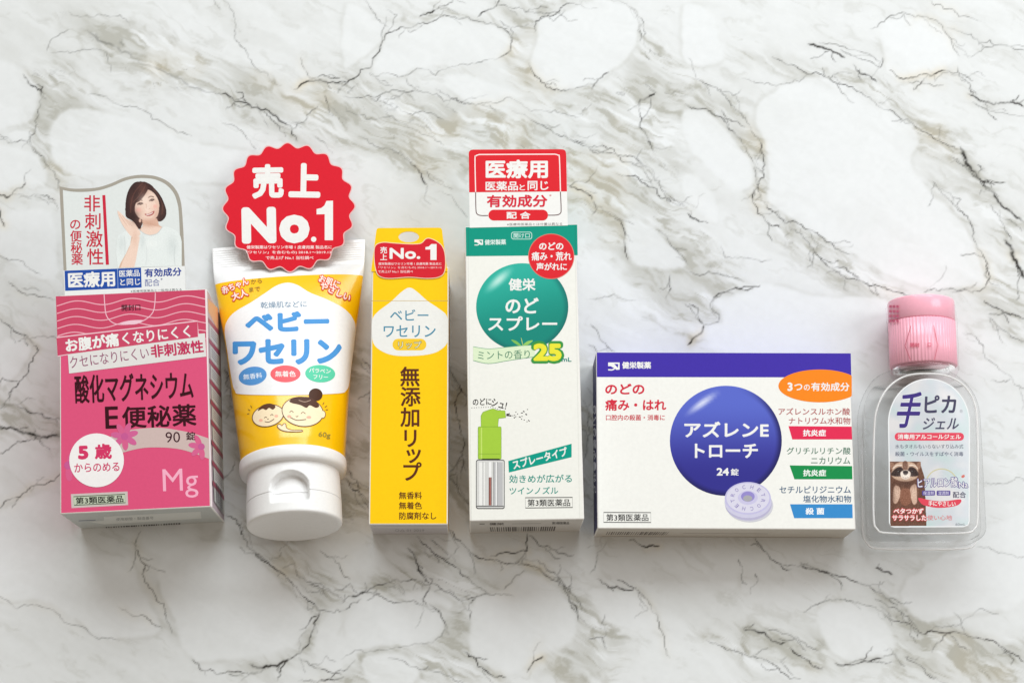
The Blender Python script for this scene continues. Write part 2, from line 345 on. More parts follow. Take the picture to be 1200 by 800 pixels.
# ---------------------------------------------------------------- the marble-patterned top
def vnoise(X, Y, seed):
    r = np.random.default_rng(seed).random((256, 256))
    xi = np.floor(X).astype(int); yi = np.floor(Y).astype(int); fx = X-xi; fy = Y-yi
    fx = fx*fx*(3-2*fx); fy = fy*fy*(3-2*fy)
    g = lambda a, b: r[a & 255, b & 255]
    return (g(xi, yi)*(1-fx)+g(xi+1, yi)*fx)*(1-fy)+(g(xi, yi+1)*(1-fx)+g(xi+1, yi+1)*fx)*fy
def fbm(X, Y, seed, octv=5):
    s = 0; a = .5; t = 0
    for i in range(octv):
        s = s+a*vnoise(X*2**i+17*i, Y*2**i+31*i, seed+i); t += a; a *= .5
    return s/t
def sstep(a, b, x):
    t = np.clip((x-a)/(b-a), 0, 1); return t*t*(3-2*t)
def build_marble():
    r1 = np.random.default_rng(5)
    # vein polylines: darkness, width, points (photo measurements on the table)
    V = [
     (.8, 2.2, [(27,87),(34,98),(43,103),(52,110)]), (.5, 1.3, [(52,110),(45,135),(35,165),(40,178),(52,185),(65,205),(70,214)]),
     (.45, 1.1, [(35,165),(15,167),(0,160)]), (.75, 2, [(-5,228),(8,232),(25,220),(30,215)]), (.55, 1.4, [(22,232),(45,228),(65,235)]),
     (.7, 1.8, [(0,245),(5,265)]), (.3, 3, [(95,33),(130,52),(165,75),(210,92),(250,108)]), (.8, 2.2, [(250,108),(285,120),(315,130),(340,147),(348,165)]),
     (.5, 1.4, [(300,122),(318,140),(335,160)]), (.3, 1, [(80,13),(110,20),(140,18),(152,30)]), (.35, 1, [(258,-5),(275,22),(275,45),(283,55),(300,80),(330,100)]),
     (.3, 1.5, [(60,62),(90,60),(115,58),(125,65),(130,85)]), (.4, 1.1, [(260,145),(280,152),(293,165),(300,175)]), (.85, 2.4, [(345,105),(365,95),(385,97),(402,96)]),
     (.6, 1.6, [(362,92),(378,88),(398,92)]), (.6, 1.3, [(380,112),(384,122),(386,132)]), (.4, 1, [(345,150),(360,138),(372,125)]), (.4, 1.1, [(370,160),(382,170),(390,180)]),
     (.4, 1.3, [(105,110),(130,118),(160,125),(200,150),(225,160)]), (.35, 1, [(55,60),(62,45),(80,35)]),
     (.75, 1.7, [(395,97),(418,90),(433,80),(445,60),(452,40),(462,36),(482,33)]), (.4, 1.2, [(425,-3),(440,18),(455,32)]), (.55, 1.3, [(482,33),(500,28),(520,18),(535,22),(560,25),(580,28)]),
     (.6, 1.3, [(580,28),(592,35),(600,50),(598,60),(585,68)]), (.35, 1, [(585,68),(555,75),(530,78),(490,80),(478,88),(470,90),(440,90),(433,85)]), (.45, 1.1, [(433,85),(445,97),(460,100)]),
     (.85, 2.3, [(492,20),(500,16),(510,12)]), (.5, 1.2, [(510,12),(530,3),(545,-3)]), (.8, 2, [(560,20),(572,12),(580,8),(585,0)]), (.5, 1.2, [(582,6),(600,10),(630,15),(650,14)]),
     (.6, 1.3, [(627,38),(628,25),(635,20),(655,14),(672,4)]), (.45, 1.5, [(725,0),(743,12),(750,30),(750,48)]), (.5, 1.2, [(740,8),(752,22),(754,45)]),
     (.65, 1.4, [(620,75),(632,92),(650,106),(672,105)]), (.8, 2, [(694,105),(700,95),(704,92),(713,85)]), (.35, 1, [(672,105),(690,98),(700,98)]),
     (.55, 1.6, [(398,112),(430,112),(450,109),(475,108),(500,108),(520,119),(545,122),(560,122),(600,116)]), (.45, 1.2, [(510,104),(530,115),(545,121)]), (.3, 1, [(600,116),(640,130),(680,138)]),
     (.45, 1.3, [(600,130),(640,150),(670,165),(700,180),(730,190),(755,196),(765,205),(775,222),(790,235),(805,242)]), (.6, 1.5, [(660,155),(690,172),(720,178),(750,190),(762,197)]),
     (.6, 1.6, [(730,205),(750,212),(770,222),(785,236)]), (.85, 2.6, [(768,109),(760,114),(750,117),(748,125)]), (.65, 1.5, [(748,125),(752,140),(750,150),(760,165),(766,178)]),
     (.8, 2.4, [(482,193),(494,204),(500,216)]), (.5, 1.3, [(500,200),(515,215),(530,222)]), (.4, 1.2, [(440,115),(470,130),(505,132),(520,140)]), (.8, 2.2, [(665,217),(685,225),(694,234)]), (.45, 1.2, [(694,234),(712,250),(728,260)]),
     (.35, 1.2, [(405,125),(440,140),(480,150),(520,170)]), (.35, 1.1, [(420,160),(460,175),(485,195)]), (.3, 1, [(510,225),(540,245),(548,255)]),
     (.65, 1.7, [(905,67),(920,75),(940,83),(955,85),(975,95),(1000,103),(1020,115)]), (.55, 1.4, [(1020,115),(1045,130),(1070,145),(1090,158),(1105,168),(1122,175)]),
     (1.0, 4.2, [(1125,172),(1133,188),(1139,200),(1147,210)]), (1.0, 2.8, [(1137,198),(1150,212),(1165,226),(1172,238),(1185,248),(1202,264)]), (.7, 1.6, [(1128,182),(1140,207),(1155,222),(1170,230)]),
     (.95, 2.8, [(946,52),(960,55),(975,60),(990,68)]), (.9, 2.2, [(1000,76),(1015,88),(1027,96)]), (.55, 1.3, [(985,58),(1010,70),(1032,79),(1034,68)]), (.4, 1, [(960,50),(990,55),(1012,62),(1030,72)]),
     (.5, 1.3, [(1020,34),(1040,21),(1060,15),(1085,20),(1105,33),(1115,46),(1124,66)]), (.85, 2, [(1050,90),(1062,92),(1075,90),(1095,87),(1108,83)]), (.5, 1.2, [(1108,83),(1124,86),(1140,95)]),
     (.4, 1, [(1065,96),(1085,98),(1105,100)]), (.4, 1.6, [(1110,33),(1130,40),(1160,47),(1205,52)]), (.4, 1.4, [(1090,0),(1118,12),(1150,25)]), (.5, 1.6, [(1150,57),(1180,53),(1205,62)]), (.55, 1.5, [(1122,78),(1132,95),(1140,112)]),
     (.85, 2.3, [(1134,110),(1145,115),(1165,123),(1185,120),(1202,128)]), (.5, 1.5, [(1140,120),(1160,130),(1185,135),(1202,137)]), (.3, 1, [(870,92),(900,97),(925,98),(945,88)]),
     (.65, 2, [(803,122),(830,130),(850,143),(862,158)]), (.45, 1.4, [(812,92),(830,100),(850,112),(865,130),(880,152),(890,165)]), (.5, 1.4, [(862,158),(875,175),(883,190),(886,212),(883,232)]), (.7, 1.7, [(890,165),(893,180),(895,208),(892,235)]),
     (.6, 1.5, [(892,235),(908,249),(920,262),(942,267),(955,272),(975,285),(1000,298)]), (.7, 1.8, [(883,222),(882,236),(893,252),(905,265),(915,268)]), (.75, 1.7, [(925,266),(940,274),(952,290),(962,303),(973,314)]), (.65, 1.6, [(973,314),(1000,322),(1030,335),(1068,346)]),
     (.55, 1.3, [(975,312),(995,327),(1010,330)]), (.5, 1.4, [(1092,212),(1105,228),(1118,240)]), (.7, 1.7, [(1118,240),(1130,252),(1140,268),(1145,290),(1155,305),(1160,325),(1155,335)]), (.6, 1.4, [(1155,335),(1140,343),(1120,340),(1095,338),(1083,342)]),
     (1.0, 4.5, [(1177,280),(1186,298),(1192,312),(1200,326)]), (.6, 1.6, [(1160,240),(1175,262),(1185,280)]), (.85, 2, [(1153,352),(1165,360),(1178,366),(1203,374)]), (.65, 1.6, [(1158,372),(1178,388),(1203,401)]), (.5, 1.3, [(1128,390),(1150,403),(1168,428),(1203,456)]),
     (.4, 1.3, [(872,330),(858,325),(840,320),(805,318)]), (.85, 2, [(872,340),(862,337),(850,342),(836,350)]), (.5, 1.2, [(836,350),(832,360),(842,368),(842,377),(825,380)]), (.9, 2.6, [(825,380),(822,390),(814,395),(806,404)]),
     (.7, 1.5, [(728,258),(732,278),(736,304)]), (.45, 1.2, [(768,268),(785,285),(806,310)]), (.5, 1.2, [(785,322),(786,338),(780,350)]), (.85, 2, [(806,250),(814,256),(820,260)]), (.8, 2, [(778,226),(786,236)]),
     (.4, 1.1, [(845,288),(850,302),(880,303),(905,305)]), (.5, 1.2, [(692,380),(703,397),(720,412)]), (.3, 1, [(690,350),(720,345),(745,352)]), (.4, 1, [(800,355),(815,372),(825,380)]),
     (.65, 1.6, [(-4,372),(15,385),(35,397),(45,410),(35,425),(30,440),(15,455),(5,475),(-4,483)]), (.4, 1, [(35,397),(60,394),(75,396)]), (.75, 3.4, [(-4,499),(20,503),(40,509),(75,512)]), (.6, 2.2, [(-4,472),(20,475),(50,485),(75,492)]), (.6, 1.8, [(-4,530),(20,517),(45,510)]),
     (.5, 1.2, [(10,330),(40,345),(62,352)]), (.4, 1.2, [(-4,300),(25,306),(50,322)]),
     (.55, 1.3, [(-4,597),(25,580),(50,568),(72,553)]), (.55, 1.3, [(165,622),(158,637),(163,650),(170,662),(167,672),(178,690),(192,707),(195,725),(202,742)]),
     (.65, 1.5, [(265,603),(282,620),(290,640),(310,657)]), (.8, 2, [(300,648),(315,660),(335,675)]), (.65, 1.5, [(335,675),(350,692),(368,707),(375,715),(402,715)]), (.5, 1.2, [(258,590),(262,560),(275,540)]),
     (.85, 1.8, [(375,715),(368,730),(362,752),(350,765),(340,772)]), (1.0, 3, [(340,772),(325,780),(308,782),(292,778)]), (.65, 1.4, [(312,783),(285,788),(255,790),(235,784),(225,772)]), (.6, 1.4, [(350,770),(370,782),(400,790)]), (.7, 1.8, [(350,797),(385,795),(402,793)]),
     (.35, 1, [(-4,700),(20,713),(55,712),(70,720),(110,745),(140,750)]), (.4, 1, [(137,710),(155,722),(165,720),(190,735)]), (.5, 1.2, [(332,665),(345,660),(350,675),(375,683),(390,695)]), (.45, 1.2, [(360,685),(385,692),(402,702)]), (.5, 1.2, [(375,645),(392,655),(410,678)]),
     (.55, 1.4, [(398,706),(425,695),(445,685),(465,678),(490,680),(505,686)]), (.9, 2.6, [(412,699),(420,697),(428,693)]), (.55, 1.3, [(430,703),(443,696),(455,704),(490,706)]), (.65, 1.3, [(503,707),(513,714),(523,732),(518,744),(508,752)]), (.35, 1, [(508,752),(480,756),(440,762),(400,772)]),
     (.85, 2.2, [(478,642),(486,652),(490,668),(503,683)]), (.7, 1.7, [(503,685),(498,698),(496,705)]), (.5, 1.2, [(505,684),(520,692),(538,703),(560,698),(575,696)]), (.6, 1.5, [(488,628),(505,645),(520,655),(545,675),(574,697)]), (.6, 1.4, [(505,630),(515,640),(525,650)]),
     (.7, 1.5, [(526,620),(540,635),(555,650),(575,655),(592,660),(612,660)]), (.8, 1.6, [(618,625),(618,645),(600,648),(575,651)]), (.7, 2, [(610,660),(630,665),(650,680),(665,695),(675,710),(678,727)]), (.5, 1.3, [(625,655),(645,670),(668,690),(682,715)]),
     (.6, 1.4, [(551,725),(549,710),(558,699)]), (.35, 1, [(590,690),(600,680),(615,668)]), (.7, 1.7, [(542,762),(560,780),(575,790),(592,793)]), (.85, 2, [(618,787),(625,775),(630,772),(636,769)]), (.55, 1.3, [(620,627),(635,640),(655,648),(672,650)]), (.45, 1.2, [(692,672),(700,650),(710,635)]),
     (.8, 2, [(700,678),(715,688),(730,690),(745,688)]), (.45, 1.2, [(745,688),(760,705),(772,735),(785,770)]), (.9, 2.2, [(752,640),(762,639),(773,639)]), (.45, 1.2, [(690,747),(706,746),(710,760)]), (.35, 1.4, [(455,770),(480,780),(520,790),(545,800)]),
     (.6, 1.4, [(884,630),(895,645),(915,660),(928,667)]), (1.0, 2.2, [(938,664),(952,666),(972,671)]), (.65, 1.5, [(972,671),(985,675),(1005,682),(1020,688),(1035,697),(1052,709)]), (.8, 2.4, [(1026,665),(1034,669),(1046,673)]),
     (.45, 1.3, [(942,717),(960,706),(985,702),(1005,705),(1030,715),(1045,732)]), (.85, 2, [(978,776),(992,778),(1010,775),(1035,770)]), (.5, 1.2, [(1035,770),(1050,766),(1060,780)]), (.6, 1.5, [(828,750),(850,760),(870,767),(890,770),(910,780),(938,795)]), (.95, 2.6, [(870,735),(884,738),(898,744),(920,752)]), (.85, 1.9, [(926,759),(940,770),(953,781)]),
     (.4, 1.1, [(895,735),(920,742),(945,755),(958,762)]), (.6, 1.8, [(1040,720),(1065,730),(1080,742)]), (.8, 2, [(1080,742),(1105,741),(1130,742),(1150,748)]), (.7, 1.8, [(1150,748),(1175,758),(1203,775)]), (.35, 1, [(1092,736),(1130,725),(1170,719)]), (.6, 1.5, [(1060,768),(1080,780),(1095,795)]), (.5, 1.6, [(1025,700),(1050,712),(1075,735)]),
     (.3, 1, [(1145,640),(1170,648),(1203,652)]), (.3, 1, [(1150,565),(1180,566),(1203,562)]), (.6, 1.8, [(865,655),(870,664)]), (.6, 1.8, [(885,672),(887,676)]),
     (.6, 1.5, [(404,545),(418,562),(435,588)]), (.6, 1.6, [(405,560),(420,575),(436,600)]), (.5, 1.3, [(424,420),(436,440),(432,470),(438,500)]), (.6, 1.4, [(528,430),(540,455),(535,490),(545,520),(540,560)]), (.6, 1.5, [(528,560),(540,580),(552,596)]), (.5, 1.3, [(262,430),(270,460),(265,490)]),
     (.5, 1.3, [(684,470),(690,500),(684,540)]), (.4, 1, [(600,-40),(640,-25),(700,-20)]), (.6, 1.5, [(900,-40),(960,-20),(1010,-30)]), (.6, 1.5, [(200,-50),(240,-20),(258,-5)]),
    ]
    # clean pale patches between the veined bands
    B = [[(455,37),(482,34),(500,29),(520,19),(560,26),(582,29),(594,38),(600,52),(588,66),(560,73),(525,78),(488,80),(470,91),(437,89),(445,62)],
     [(632,22),(660,15),(700,0),(725,3),(743,12),(748,30),(748,48),(735,70),(718,85),(700,98),(670,105),(650,106),(632,92),(622,76),(629,50)],
     [(520,90),(545,85),(570,95),(590,101),(610,112),(632,119),(600,113),(560,121),(545,118),(530,108)],
     [(800,10),(822,8),(836,25),(845,50),(848,70),(825,78),(800,70)],
     [(1033,30),(1045,22),(1075,20),(1095,28),(1110,40),(1120,55),(1122,68),(1108,80),(1085,87),(1058,91),(1040,84),(1034,65)],
     [(895,112),(955,88),(1000,105),(1050,135),(1078,158),(1068,190),(1085,215),(1120,250),(1138,275),(1150,305),(1155,330),(1120,338),(1080,338),(1030,315),(980,285),(940,265),(915,250),(898,235),(899,200),(893,165),(885,140)],
     [(836,352),(872,341),(900,332),(960,345),(1040,352),(1010,410),(850,412),(826,382),(844,378),(843,367)],
     [(733,257),(765,266),(785,286),(806,312),(770,317),(740,305)], [(802,205),(825,215),(842,240),(840,262),(815,245),(800,225)],
     [(-5,75),(25,82),(45,108),(40,140),(10,150),(-5,145)], [(-5,172),(45,185),(55,215),(20,218),(-5,222)], [(10,155),(34,152),(34,166),(14,165)],
     [(800,130),(835,135),(862,165),(880,190),(883,215),(860,225),(820,190),(802,170)], [(402,10),(420,5),(440,25),(452,38),(444,55),(420,72),(402,80)],
     [(398,740),(420,705),(445,698),(490,707),(510,714),(522,732),(508,751),(470,756),(430,760),(402,768)], [(552,725),(560,700),(590,692),(620,668),(650,684),(668,705),(676,730),(668,752),(640,768),(600,788),(575,786),(550,765)],
     [(690,690),(720,690),(748,690),(766,715),(775,745),(745,735),(710,730)], [(-5,605),(70,575),(95,640),(150,650),(165,690),(190,740),(120,745),(60,708),(-5,695)], [(205,640),(280,640),(355,710),(365,730),(330,760),(230,775),(205,730),(185,680)],
     [(960,710),(985,704),(1005,707),(1030,718),(1045,738),(1050,760),(1030,768),(1000,773),(975,765),(960,740)], [(60,250),(62,330),(-5,295),(-5,255)], [(0,400),(33,400),(38,412),(20,440),(0,455)],
     [(1060,680),(1203,600),(1203,700),(1120,722),(1080,730)], [(382,720),(400,718),(402,780),(380,782),(366,760)], [(425,770),(470,765),(490,785),(480,805),(440,805)],
     [(460,700),(500,690),(530,705),(528,715),(505,705)], [(100,125),(220,165),(300,180),(270,215),(140,205),(75,200),(60,150)]]
    # grey veined bands, one of them also painted-in shade
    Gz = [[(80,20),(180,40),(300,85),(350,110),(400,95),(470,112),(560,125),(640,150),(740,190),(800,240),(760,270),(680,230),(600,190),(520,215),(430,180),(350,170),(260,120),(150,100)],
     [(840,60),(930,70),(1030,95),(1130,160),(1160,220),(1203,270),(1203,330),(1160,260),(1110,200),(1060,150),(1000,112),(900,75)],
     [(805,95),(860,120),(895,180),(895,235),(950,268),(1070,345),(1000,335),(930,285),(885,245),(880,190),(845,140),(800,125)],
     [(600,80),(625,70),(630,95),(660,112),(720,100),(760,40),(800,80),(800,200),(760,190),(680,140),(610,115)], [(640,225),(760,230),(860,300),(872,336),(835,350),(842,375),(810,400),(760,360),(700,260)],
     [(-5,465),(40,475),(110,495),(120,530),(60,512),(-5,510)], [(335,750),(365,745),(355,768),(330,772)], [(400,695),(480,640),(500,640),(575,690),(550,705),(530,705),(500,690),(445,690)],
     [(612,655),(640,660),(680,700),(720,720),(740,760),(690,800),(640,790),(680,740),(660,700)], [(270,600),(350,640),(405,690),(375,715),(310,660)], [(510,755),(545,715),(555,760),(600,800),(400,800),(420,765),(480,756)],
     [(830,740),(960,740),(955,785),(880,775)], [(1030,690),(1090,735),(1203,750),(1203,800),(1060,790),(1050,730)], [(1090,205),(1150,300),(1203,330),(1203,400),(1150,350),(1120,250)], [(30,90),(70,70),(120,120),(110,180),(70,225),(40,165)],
     [(250,380),(450,400),(560,430),(700,470),(700,600),(560,600),(400,612),(275,560)], [(440,10),(500,30),(560,20),(600,0),(720,0),(630,15),(625,60),(600,70),(590,30),(520,15),(455,35)]]  # first band deepens the shade between the packs through the marble colour
    sp = .048
    def axis(lo, hi, far):
        n = int((hi-lo)/sp); core = np.linspace(lo, hi, n)
        out = np.concatenate([np.array([1.2, 3, 6, 11, 18]), [far]])
        return np.concatenate([(lo-out)[::-1], core, hi+out])
    xs = axis(-22.5, 22.5, 30); ys = axis(-15.5, 17.5, 26)
    X, Y = np.meshgrid(xs, ys)
    wx = (fbm(X*.55, Y*.55, 90, 5)-.5)*1.1; wy = (fbm(X*.55+40, Y*.55, 95, 5)-.5)*1.1
    fx = (fbm(X*2.2, Y*2.2, 60, 4)-.5)*.35; fy = (fbm(X*2.2, Y*2.2+9, 65, 4)-.5)*.35
    def window(x0, x1, y0, y1):
        return (slice(*np.searchsorted(ys, (y0, y1))), slice(*np.searchsorted(xs, (x0, x1))))
    def tab(p): q = P(p[0], p[1]); return (q.x, q.y)
    def soft(polyg, feather, wob):
        q = np.array([tab(p) for p in polyg]); m = np.zeros(X.shape)
        pad = 1.6; w = window(q[:, 0].min()-pad, q[:, 0].max()+pad, q[:, 1].min()-pad, q[:, 1].max()+pad)
        x = X[w]+fx[w]*wob+wx[w]*wob*.35; y = Y[w]+fy[w]*wob+wy[w]*wob*.35
        ins = np.zeros(x.shape, bool); d = np.full(x.shape, 9.)
        for i in range(len(q)):
            a, b = q[i], q[(i+1) % len(q)]
            if a[1] != b[1]:
                c = (a[1] > y) != (b[1] > y)
                ins ^= c & (x < (b[0]-a[0])*(y-a[1])/(b[1]-a[1])+a[0])
            e = b-a; t = np.clip(((x-a[0])*e[0]+(y-a[1])*e[1])/(e@e+1e-9), 0, 1)
            d = np.minimum(d, np.hypot(x-a[0]-t*e[0], y-a[1]-t*e[1]))
        sd = np.where(ins, d, -d)
        return w, sstep(-feather, feather, sd), sd
    # streaks run down to the right
    ca, sa = math.cos(-.5), math.sin(-.5)
    U = (X+wx)*ca+(Y+wy)*sa; T = -(X+wx)*sa+(Y+wy)*ca
    streak = fbm(U*.28, T*1.3, 20, 6); fine = fbm(U*.7, T*4.5, 30, 5); blot = fbm(X*.16+3, Y*.16, 40, 4)
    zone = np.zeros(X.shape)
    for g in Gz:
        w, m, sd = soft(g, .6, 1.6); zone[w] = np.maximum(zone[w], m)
    clean = np.zeros(X.shape); rim = np.zeros(X.shape)
    for b in B:
        w, m, sd = soft(spline(b, 4, True), .13, .5); clean[w] = np.maximum(clean[w], m)
        rim[w] = np.maximum(rim[w], np.exp(-(sd/.09)**2)*.22)
    rid = 1-np.abs(2*fbm(U*.55, T*1.9, 150, 6)-1); mott = fbm(X*1.6, Y*1.6, 160, 5)
    f2 = fbm(U*.9+11, T*4.2, 170, 6); f3 = 1-np.abs(2*fbm(U*.45, T*2.6+5, 180, 6)-1)
    base = .12+.10*sstep(.35, .7, blot)+.16*(f2-.5)+.12*sstep(.45, .72, streak)+.22*sstep(.86, .99, rid)*sstep(.4, .65, mott)
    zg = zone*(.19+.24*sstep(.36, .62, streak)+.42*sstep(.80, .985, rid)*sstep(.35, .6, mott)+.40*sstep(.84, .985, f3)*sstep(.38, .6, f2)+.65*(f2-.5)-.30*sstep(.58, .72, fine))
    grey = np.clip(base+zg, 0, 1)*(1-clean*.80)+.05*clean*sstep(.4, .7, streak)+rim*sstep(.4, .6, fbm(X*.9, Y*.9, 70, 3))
    # veins
    D = np.zeros(X.shape); SM = np.zeros(X.shape)
    br = []
    for dark, wid, pts in V:                                 # finer side cracks leaving the traced veins
        if dark < .42: continue
        q = np.array(pts, float); L = np.hypot(*np.diff(q, axis=0).T).sum()
        for _ in range(int(L/34)+1):
            i = r1.integers(0, len(q)-1); t = r1.random(); a = q[i]+(q[i+1]-q[i])*t; e = q[i+1]-q[i]
            th = math.atan2(e[1], e[0])+r1.choice([-1, 1])*r1.uniform(.25, .8)+(math.pi if r1.random() < .3 else 0); ln = r1.uniform(10, 34)
            c = [a+ln*k/3*np.array([math.cos(th+.2*r1.normal()), math.sin(th+.2*r1.normal())]) for k in range(4)]
            br.append((dark*r1.uniform(.35, .8), r1.uniform(.6, 1.2), [tuple(p) for p in c]))
    for dark, wid, pts in V+br:
        p = np.array([tab(a) for a in pts])
        for lv in range(4):
            mid = (p[1:]+p[:-1])/2; e = p[1:]-p[:-1]; L = np.hypot(e[:, 0], e[:, 1])
            off = r1.normal(0, .09 if lv < 2 else .115, len(mid))*np.minimum(L, 1.6)
            mid = mid+np.stack([-e[:, 1], e[:, 0]], 1)/np.maximum(L, 1e-6)[:, None]*off[:, None]
            q = np.empty((len(p)+len(mid), 2)); q[0::2] = p; q[1::2] = mid; p = q
        n = len(p); wv = wid/30*.40*(.55+.9*np.convolve(r1.random(n+8), np.ones(9)/9, 'valid')**1.0*1.1)
        dk = dark*np.clip(.45+1.1*np.convolve(r1.random(n+4), np.ones(5)/5, 'valid')-.1, .2, 1.15)
        tt = np.linspace(0, 1, n); taper = np.minimum(1, np.minimum(tt, 1-tt)*7+.35)
        wv = wv*taper; dk = dk*taper
        for i in range(n-1):
            a, b = p[i], p[i+1]; pad = .75
            w = window(min(a[0], b[0])-pad, max(a[0], b[0])+pad, min(a[1], b[1])-pad, max(a[1], b[1])+pad)
            x, y = X[w], Y[w]
            if not x.size: continue
            e = b-a; t = np.clip(((x-a[0])*e[0]+(y-a[1])*e[1])/(e@e+1e-12), 0, 1)
            d = np.hypot(x-a[0]-t*e[0], y-a[1]-t*e[1])
            D[w] = np.maximum(D[w], dk[i]*np.exp(-(d/max(wv[i], .024))**2))
            SM[w] = np.maximum(SM[w], dk[i]*wid*.17*np.exp(-(d/.20)**2))
    grain = fbm(X*5, Y*5, 80, 3); D = D*(.55+.75*sstep(.3, .6, fbm(X*2.6, Y*2.6, 85, 4)))
    # hair-fine cracks inside the grey bands
    cr = np.abs(fbm(U*.42+5, T*1.0, 120, 6)-.5); hair = np.exp(-(cr/.007)**2)*sstep(.35, .6, mott)*sstep(.45, .6, fbm(X*.5, Y*.5, 130, 3))
    hair *= (.10+.55*zone)*(1-.9*clean)
    grey = np.clip(grey+SM*.55*sstep(.35, .6, streak*.6+fine*.4)*(1-clean*.6), 0, 1)
    A = np.array([[.762, .783, .797], [.45, .45, .41], [.030, .027, .023]])
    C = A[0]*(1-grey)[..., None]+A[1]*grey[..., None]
    k = np.clip(D*1.15+hair*.55, 0, 1)[..., None]; C = C*(1-k)+A[2]*k
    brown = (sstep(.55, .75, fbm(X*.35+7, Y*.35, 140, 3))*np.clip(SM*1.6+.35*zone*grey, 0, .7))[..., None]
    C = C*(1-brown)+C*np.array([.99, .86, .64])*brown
    C *= (.975+.05*grain)[..., None]
    ny, nx = X.shape
    co = np.zeros((ny*nx, 3), np.float32); co[:, 0] = X.ravel(); co[:, 1] = Y.ravel()
    i = (np.arange(ny-1)[:, None]*nx+np.arange(nx-1)).ravel()
    q = np.stack([i, i+1, i+nx+1, i+nx], 1).astype(np.int32)
    me = bpy.data.meshes.new('tabletop'); me.vertices.add(len(co)); me.vertices.foreach_set('co', co.ravel())
    me.loops.add(q.size); me.loops.foreach_set('vertex_index', q.ravel())
    me.polygons.add(len(q)); me.polygons.foreach_set('loop_start', np.arange(0, q.size, 4, dtype=np.int32))
    me.update(calc_edges=True)
    at = me.attributes.new('marble', 'FLOAT_COLOR', 'POINT')
    at.data.foreach_set('color', np.concatenate([C.reshape(-1, 3), np.ones((ny*nx, 1))], 1).astype(np.float32).ravel())
    m = attr_mat('marble_sheet', 'marble', .33); n = m.node_tree; b = n.nodes['Principled BSDF']
    tc = n.nodes.new('ShaderNodeTexCoord'); no = n.nodes.new('ShaderNodeTexNoise'); no.inputs['Scale'].default_value = .35; no.inputs['Detail'].default_value = 2
    bp = n.nodes.new('ShaderNodeBump'); bp.inputs['Strength'].default_value = .06; bp.inputs['Distance'].default_value = .2
    n.links.new(tc.outputs['Object'], no.inputs['Vector']); n.links.new(no.outputs['Fac'], bp.inputs['Height']); n.links.new(bp.outputs['Normal'], b.inputs['Normal'])
    me.materials.append(m)
    o = bpy.data.objects.new('tabletop', me); COL.objects.link(o)
    o['label'] = 'white marble patterned tabletop sheet with grey and brown veins'; o['category'] = 'tabletop'; o['kind'] = 'structure'
build_marble()
